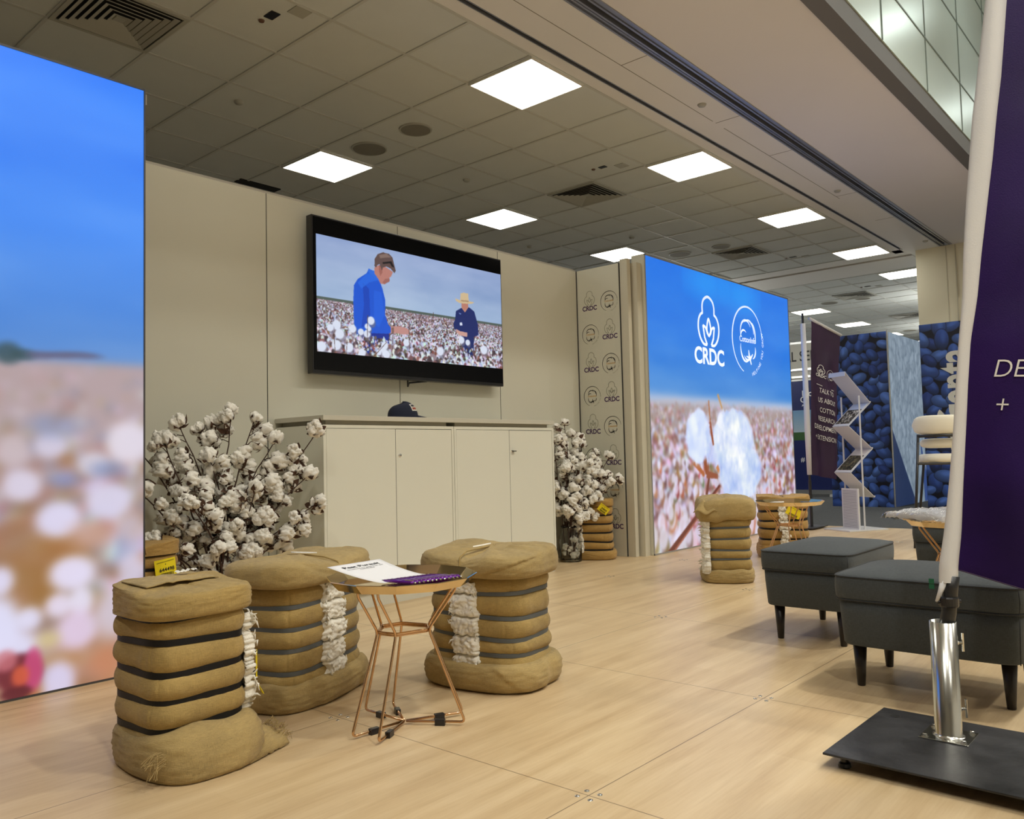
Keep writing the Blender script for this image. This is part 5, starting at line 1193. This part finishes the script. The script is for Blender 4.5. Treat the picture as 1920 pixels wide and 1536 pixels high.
sm2 = MB().rings([[BS(.03 + R_ * .20 * math.cos(t), .0 + R_ * .18 * math.sin(t), z) for t in [2 * PI * i / 40 for i in range(40)]] for R_, z in ((.75, .690), (.95, .697), (1, .72), (.97, .75), (.85, .765), (.4, .768))]); sm2.build('seat', SEATW, bs, smooth=True)
for a0, b0, a1, b1, zt2 in ((-.22, -.20, -.155, -.15, .93), (.27, -.20, .20, -.15, .93), (-.20, .22, -.12, .15, .70), (.26, .22, .18, .15, .70)):
    MB().tube([BS(a0, b0, 0), BS(a1, b1, zt2)], .011, 10).build('leg', BLACKM, bs, smooth=True)
MB().tube([BS(-.16, -.15, .915), BS(.03, -.185, .918), BS(.205, -.15, .915)], .012, 8).build('back_rail', BLACKM, bs, smooth=True)
MB().tube([BS(-.17, -.165, .69), BS(.21, -.165, .69)], .011, 8).build('seat_rail', BLACKM, bs)
for P_, Q_ in (((-.20, -.18), (.25, -.18)), ((-.20, -.18), (-.18, .20)), ((.25, -.18), (.24, .20)), ((-.18, .20), (.24, .20))): MB().tube([BS(*P_, .30), BS(*Q_, .30)], .008, 8).build('foot_rail', BLACKM, bs)
MB().tube([BS(-.15, -.15, .69), BS(-.13, .15, .69)], .01, 8).build('seat_rail', BLACKM, bs); MB().tube([BS(.20, -.15, .69), BS(.18, .15, .69)], .01, 8).build('seat_rail', BLACKM, bs)

# ================================================================== SEED PRINT STAND
def seeds(P, n, s0, s1, seed, pal, bg, shade=.6, asp=.62):
    P.a[:] = bg; r = random.Random(seed); x0, x1, z0, z1 = P.b; pts = []
    for _ in range(n * 30):
        x, z, s = r.uniform(x0, x1), r.uniform(z0, z1), r.uniform(s0, s1)
        if all((x - a) ** 2 + (z - b_) ** 2 > (.80 * (s + c) / 2 * 1.35) ** 2 for a, b_, c in pts): pts.append((x, z, s))
        if len(pts) >= n: break
    for x, z, s in pts:
        a = r.uniform(0, PI); c = np.array(pal[r.randrange(len(pal))], float)
        P.ell(x, z, s * 1.04, s * asp * 1.06, a, c * .35, 1, .12); P.ell(x, z, s, s * asp, a, c, 1, .12, shade)
        P.ell(x - s * .15, z + s * .22, s * .5, s * .2, a, np.minimum(c * 1.35 + 12, 255), .6, .9)
PRT = vcol_mat('seed_print', 0, .45)
sd = thing('exhibition_stand', 'tall stand wall printed with blue seeds, at the back right', 'exhibition stand', (12.12, 3.58, 0))
P = Pic(0, .85, 0, 2.47, 260, 760); seeds(P, 150, .085, .135, 3, [(52, 80, 148), (42, 68, 134), (66, 96, 164), (34, 54, 112)], (8, 10, 30), .85)
P.build('printed_panel', PRT, lambda x, z: np.stack([x * 0 - .002, .85 - x, z - 0.012 + x * 0], -1), sd)
MB().box(0, 0, -.012, .06, .85, 2.458).build('panel_frame', RACKW, sd)
P = Pic(0, 1.85, 0, 2.47, 240, 420)
P.a[:] = (150, 170, 190); r = random.Random(6)
for k in range(900):
    x, z = r.uniform(0, 1.85), r.uniform(0, 2.47); v = r.uniform(-18, 18); wv = (176 + v, 196 + v, 214 + v)
    P.ell(x, z, .055, .085, r.uniform(-.4, .4), (128 + v, 148 + v, 170 + v), .9, .3); P.ell(x - .005, z + .008, .048, .074, 0, wv, .8, .7)
P.poly([(0, 1.15), (0, 0), (1.05, 0)], (22, 44, 92), .88); P.poly([(1.85, 2.3), (1.62, 1.6), (1.85, .9)], (34, 70, 160), .8); P.poly([(1.4, .95), (1.85, .02), (1.5, .0)], (30, 66, 150), .8)
P.blur(.8)
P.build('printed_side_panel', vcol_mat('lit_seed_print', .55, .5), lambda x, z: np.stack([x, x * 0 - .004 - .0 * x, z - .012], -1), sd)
MB().box(.0, 0, -.012, 1.85, .05, 2.455).build('panel_frame', RACKW, sd)
MB().tube([(.0, -.01, -.01), (.0, -.01, 2.47)], .012, 8).build('corner_post', ALU, sd)
# column with wrap
setp(MB().box(12.20, 2.30, -.012, 12.85, 3.165, CZ).build('trim_12', mat('column_cream', (.74, .70, .54), .6), bevel=.004), kind='structure')
struct('trim_13', MB().box(12.196, 2.78, 2.5, 12.2, 2.785, CZ - .01).box(12.190, 2.66, 2.5, 12.2, 2.675, CZ - .01), mat('column_joint', (.5, .47, .36), .6))
cw = thing('column_wrap', 'blue seed print wrapped round the lower part of the cream column, with white lettering', 'printed wrap', (12.20, 2.30, 0))
P = Pic(0, .865, 0, 2.51, 260, 760); seeds(P, 140, .095, .15, 8, [(52, 80, 148), (42, 68, 134), (66, 96, 164), (34, 54, 112)], (8, 10, 30), .85)
P.build('printed_face', PRT, lambda x, z: np.stack([x * 0 - .010, x, z - .012], -1), cw)
MB().box(-.009, -.006, -.012, -.001, .868, 2.498).build('wrap_board', NAVYP, cw)
wt = MB()
CT = lambda base_y: (lambda x, y: (-.016, .52 - y, x))
cols_y = .535
wt.text('syngenta', lambda x, y: (-.016, .235 + y, .62 + x), .66, .02, sx=.655); wt.build('lettering', mat('white_print', (.78, .77, .70), .5), cw)
MB().ribbon([(.036 * math.cos(i / 3.), .036 * math.sin(i / 3.)) for i in range(20)], .010, lambda x, y: (-.016, .34 + y, 2.08 + x)).build('registered_mark', mat('white_print', (.78, .77, .70), .5), cw)
MB().text('R', lambda x, y: (-.016, .325 + y, 2.065 + x), .05, .01).build('registered_letter', mat('white_print', (.78, .77, .70), .5), cw)
def leaf(u, v): w_ = .075 * math.sin(PI * v) ** .8; return (-.0165, .56 + .10 * v + (u - .5) * 2 * w_ * (1 if u > .5 else .5), 1.06 + .26 * v)
MB().grid(leaf, 9, 12).build('leaf_mark', mat('white_print', (.78, .77, .70), .5), cw)

# ================================================================== ROLL-UP AND WHITE BOOTH
ru = thing('rollup_banner', 'navy and sky picture roll-up banner standing behind the far purple banner', 'rollup banner', (14.5, 5.12, 0))
P = Pic(0, 1.0, .09, 2.06, 160, 300); P.a[:] = (14, 30, 92); k = (P.Z < 1.52) & (P.Z > .98); P.a[k] = (150, 178, 200); t = np.clip((P.Z - 1.1) / .4, 0, 1)[..., None]; P.a[k] = (np.array((170, 190, 205)) * (1 - t) + np.array((110, 150, 190)) * t)[k]
k = (P.Z < 1.12 + .03 * P.X) & (P.Z > .98); P.a[k] = (52, 92, 50); P.poly([(.42, .98), (.50, 1.12), (.62, 1.18), (.66, .98)], (110, 120, 150))
P.build('printed_sheet', PRT, lambda x, z: np.stack([x * 0 - .006, .98 - x, z], -1), ru)
MB().box(-.004, -.02, .09, 0.004, .98, 2.06).build('backing', PAPER, ru); MB().box(-.05, -.04, .03, .05, 1.0, .10).build('cassette', ALU, ru)
for y in (.12, .72): MB().box(-.16, y, -.012, .12, y + .05, .03).build('foot', RACKW, ru)
MB().box(-.012, -.04, 2.05, .012, 1.0, 2.075).build('top_rail', ALU, ru)
WK = mat('white_banner_print', (.75, .76, .8), .5)
for txt, y, z, s, al in (('McG', .335, 1.77, .15, 'LEFT'), ('G', .30, 1.66, .15, 'LEFT'), ('AGR', .33, 1.59, .055, 'LEFT'), ('OU', .43, .80, .14, 'LEFT'), ('#', .27, .60, .12, 'LEFT')):
    MB().text(txt, lambda x, yy: (-.010, .98 - y - .0 - x, z + yy), s, .012, align=al).build('lettering', WK, ru)
wb = thing('exhibition_booth', 'white modular booth with a black lettered fascia, seen right of the tall lightbox', 'exhibition booth', (15.6, 4.9, 0))
MB().box(0, 0, -.012, .04, 3.2, 2.4).build('wall_panel', mat('booth_white', (.55, .54, .50), .6), wb)
for y in (.0, .55, 1.08, 1.62, 2.15, 3.16): MB().box(-.02, y, -.012, .0, y + .035, 2.42).build('post', RACKW, wb)
MB().box(-.03, 0, 2.38, .02, 3.2, 2.86).build('fascia', mat('fascia_white', (.56, .55, .50), .6), wb)
MB().box(-.035, 0, 2.86, .03, 3.2, 2.90).box(-.035, 0, 2.34, .03, 3.2, 2.38).box(-.02, 0, 2.20, 0, 3.2, 2.24).build('fascia_rail', ALU, wb)
for y in (.0, 3.16): MB().box(-.02, y, 2.421, .02, y + .035, 2.90).build('post', RACKW, wb)
p0 = atx(1470, 680, 15.57)
MB().text('AL SER', lambda x, y: (-.034, p0[1] - 4.9 - x, p0[2] + y), .27, .014, sx=.80).build('lettering', INK, wb)
0 and print('BOOTH', p0, atx(1516, 655, 15.57), atx(1516, 700, 15.57), atx(1500, 640, 15.57))
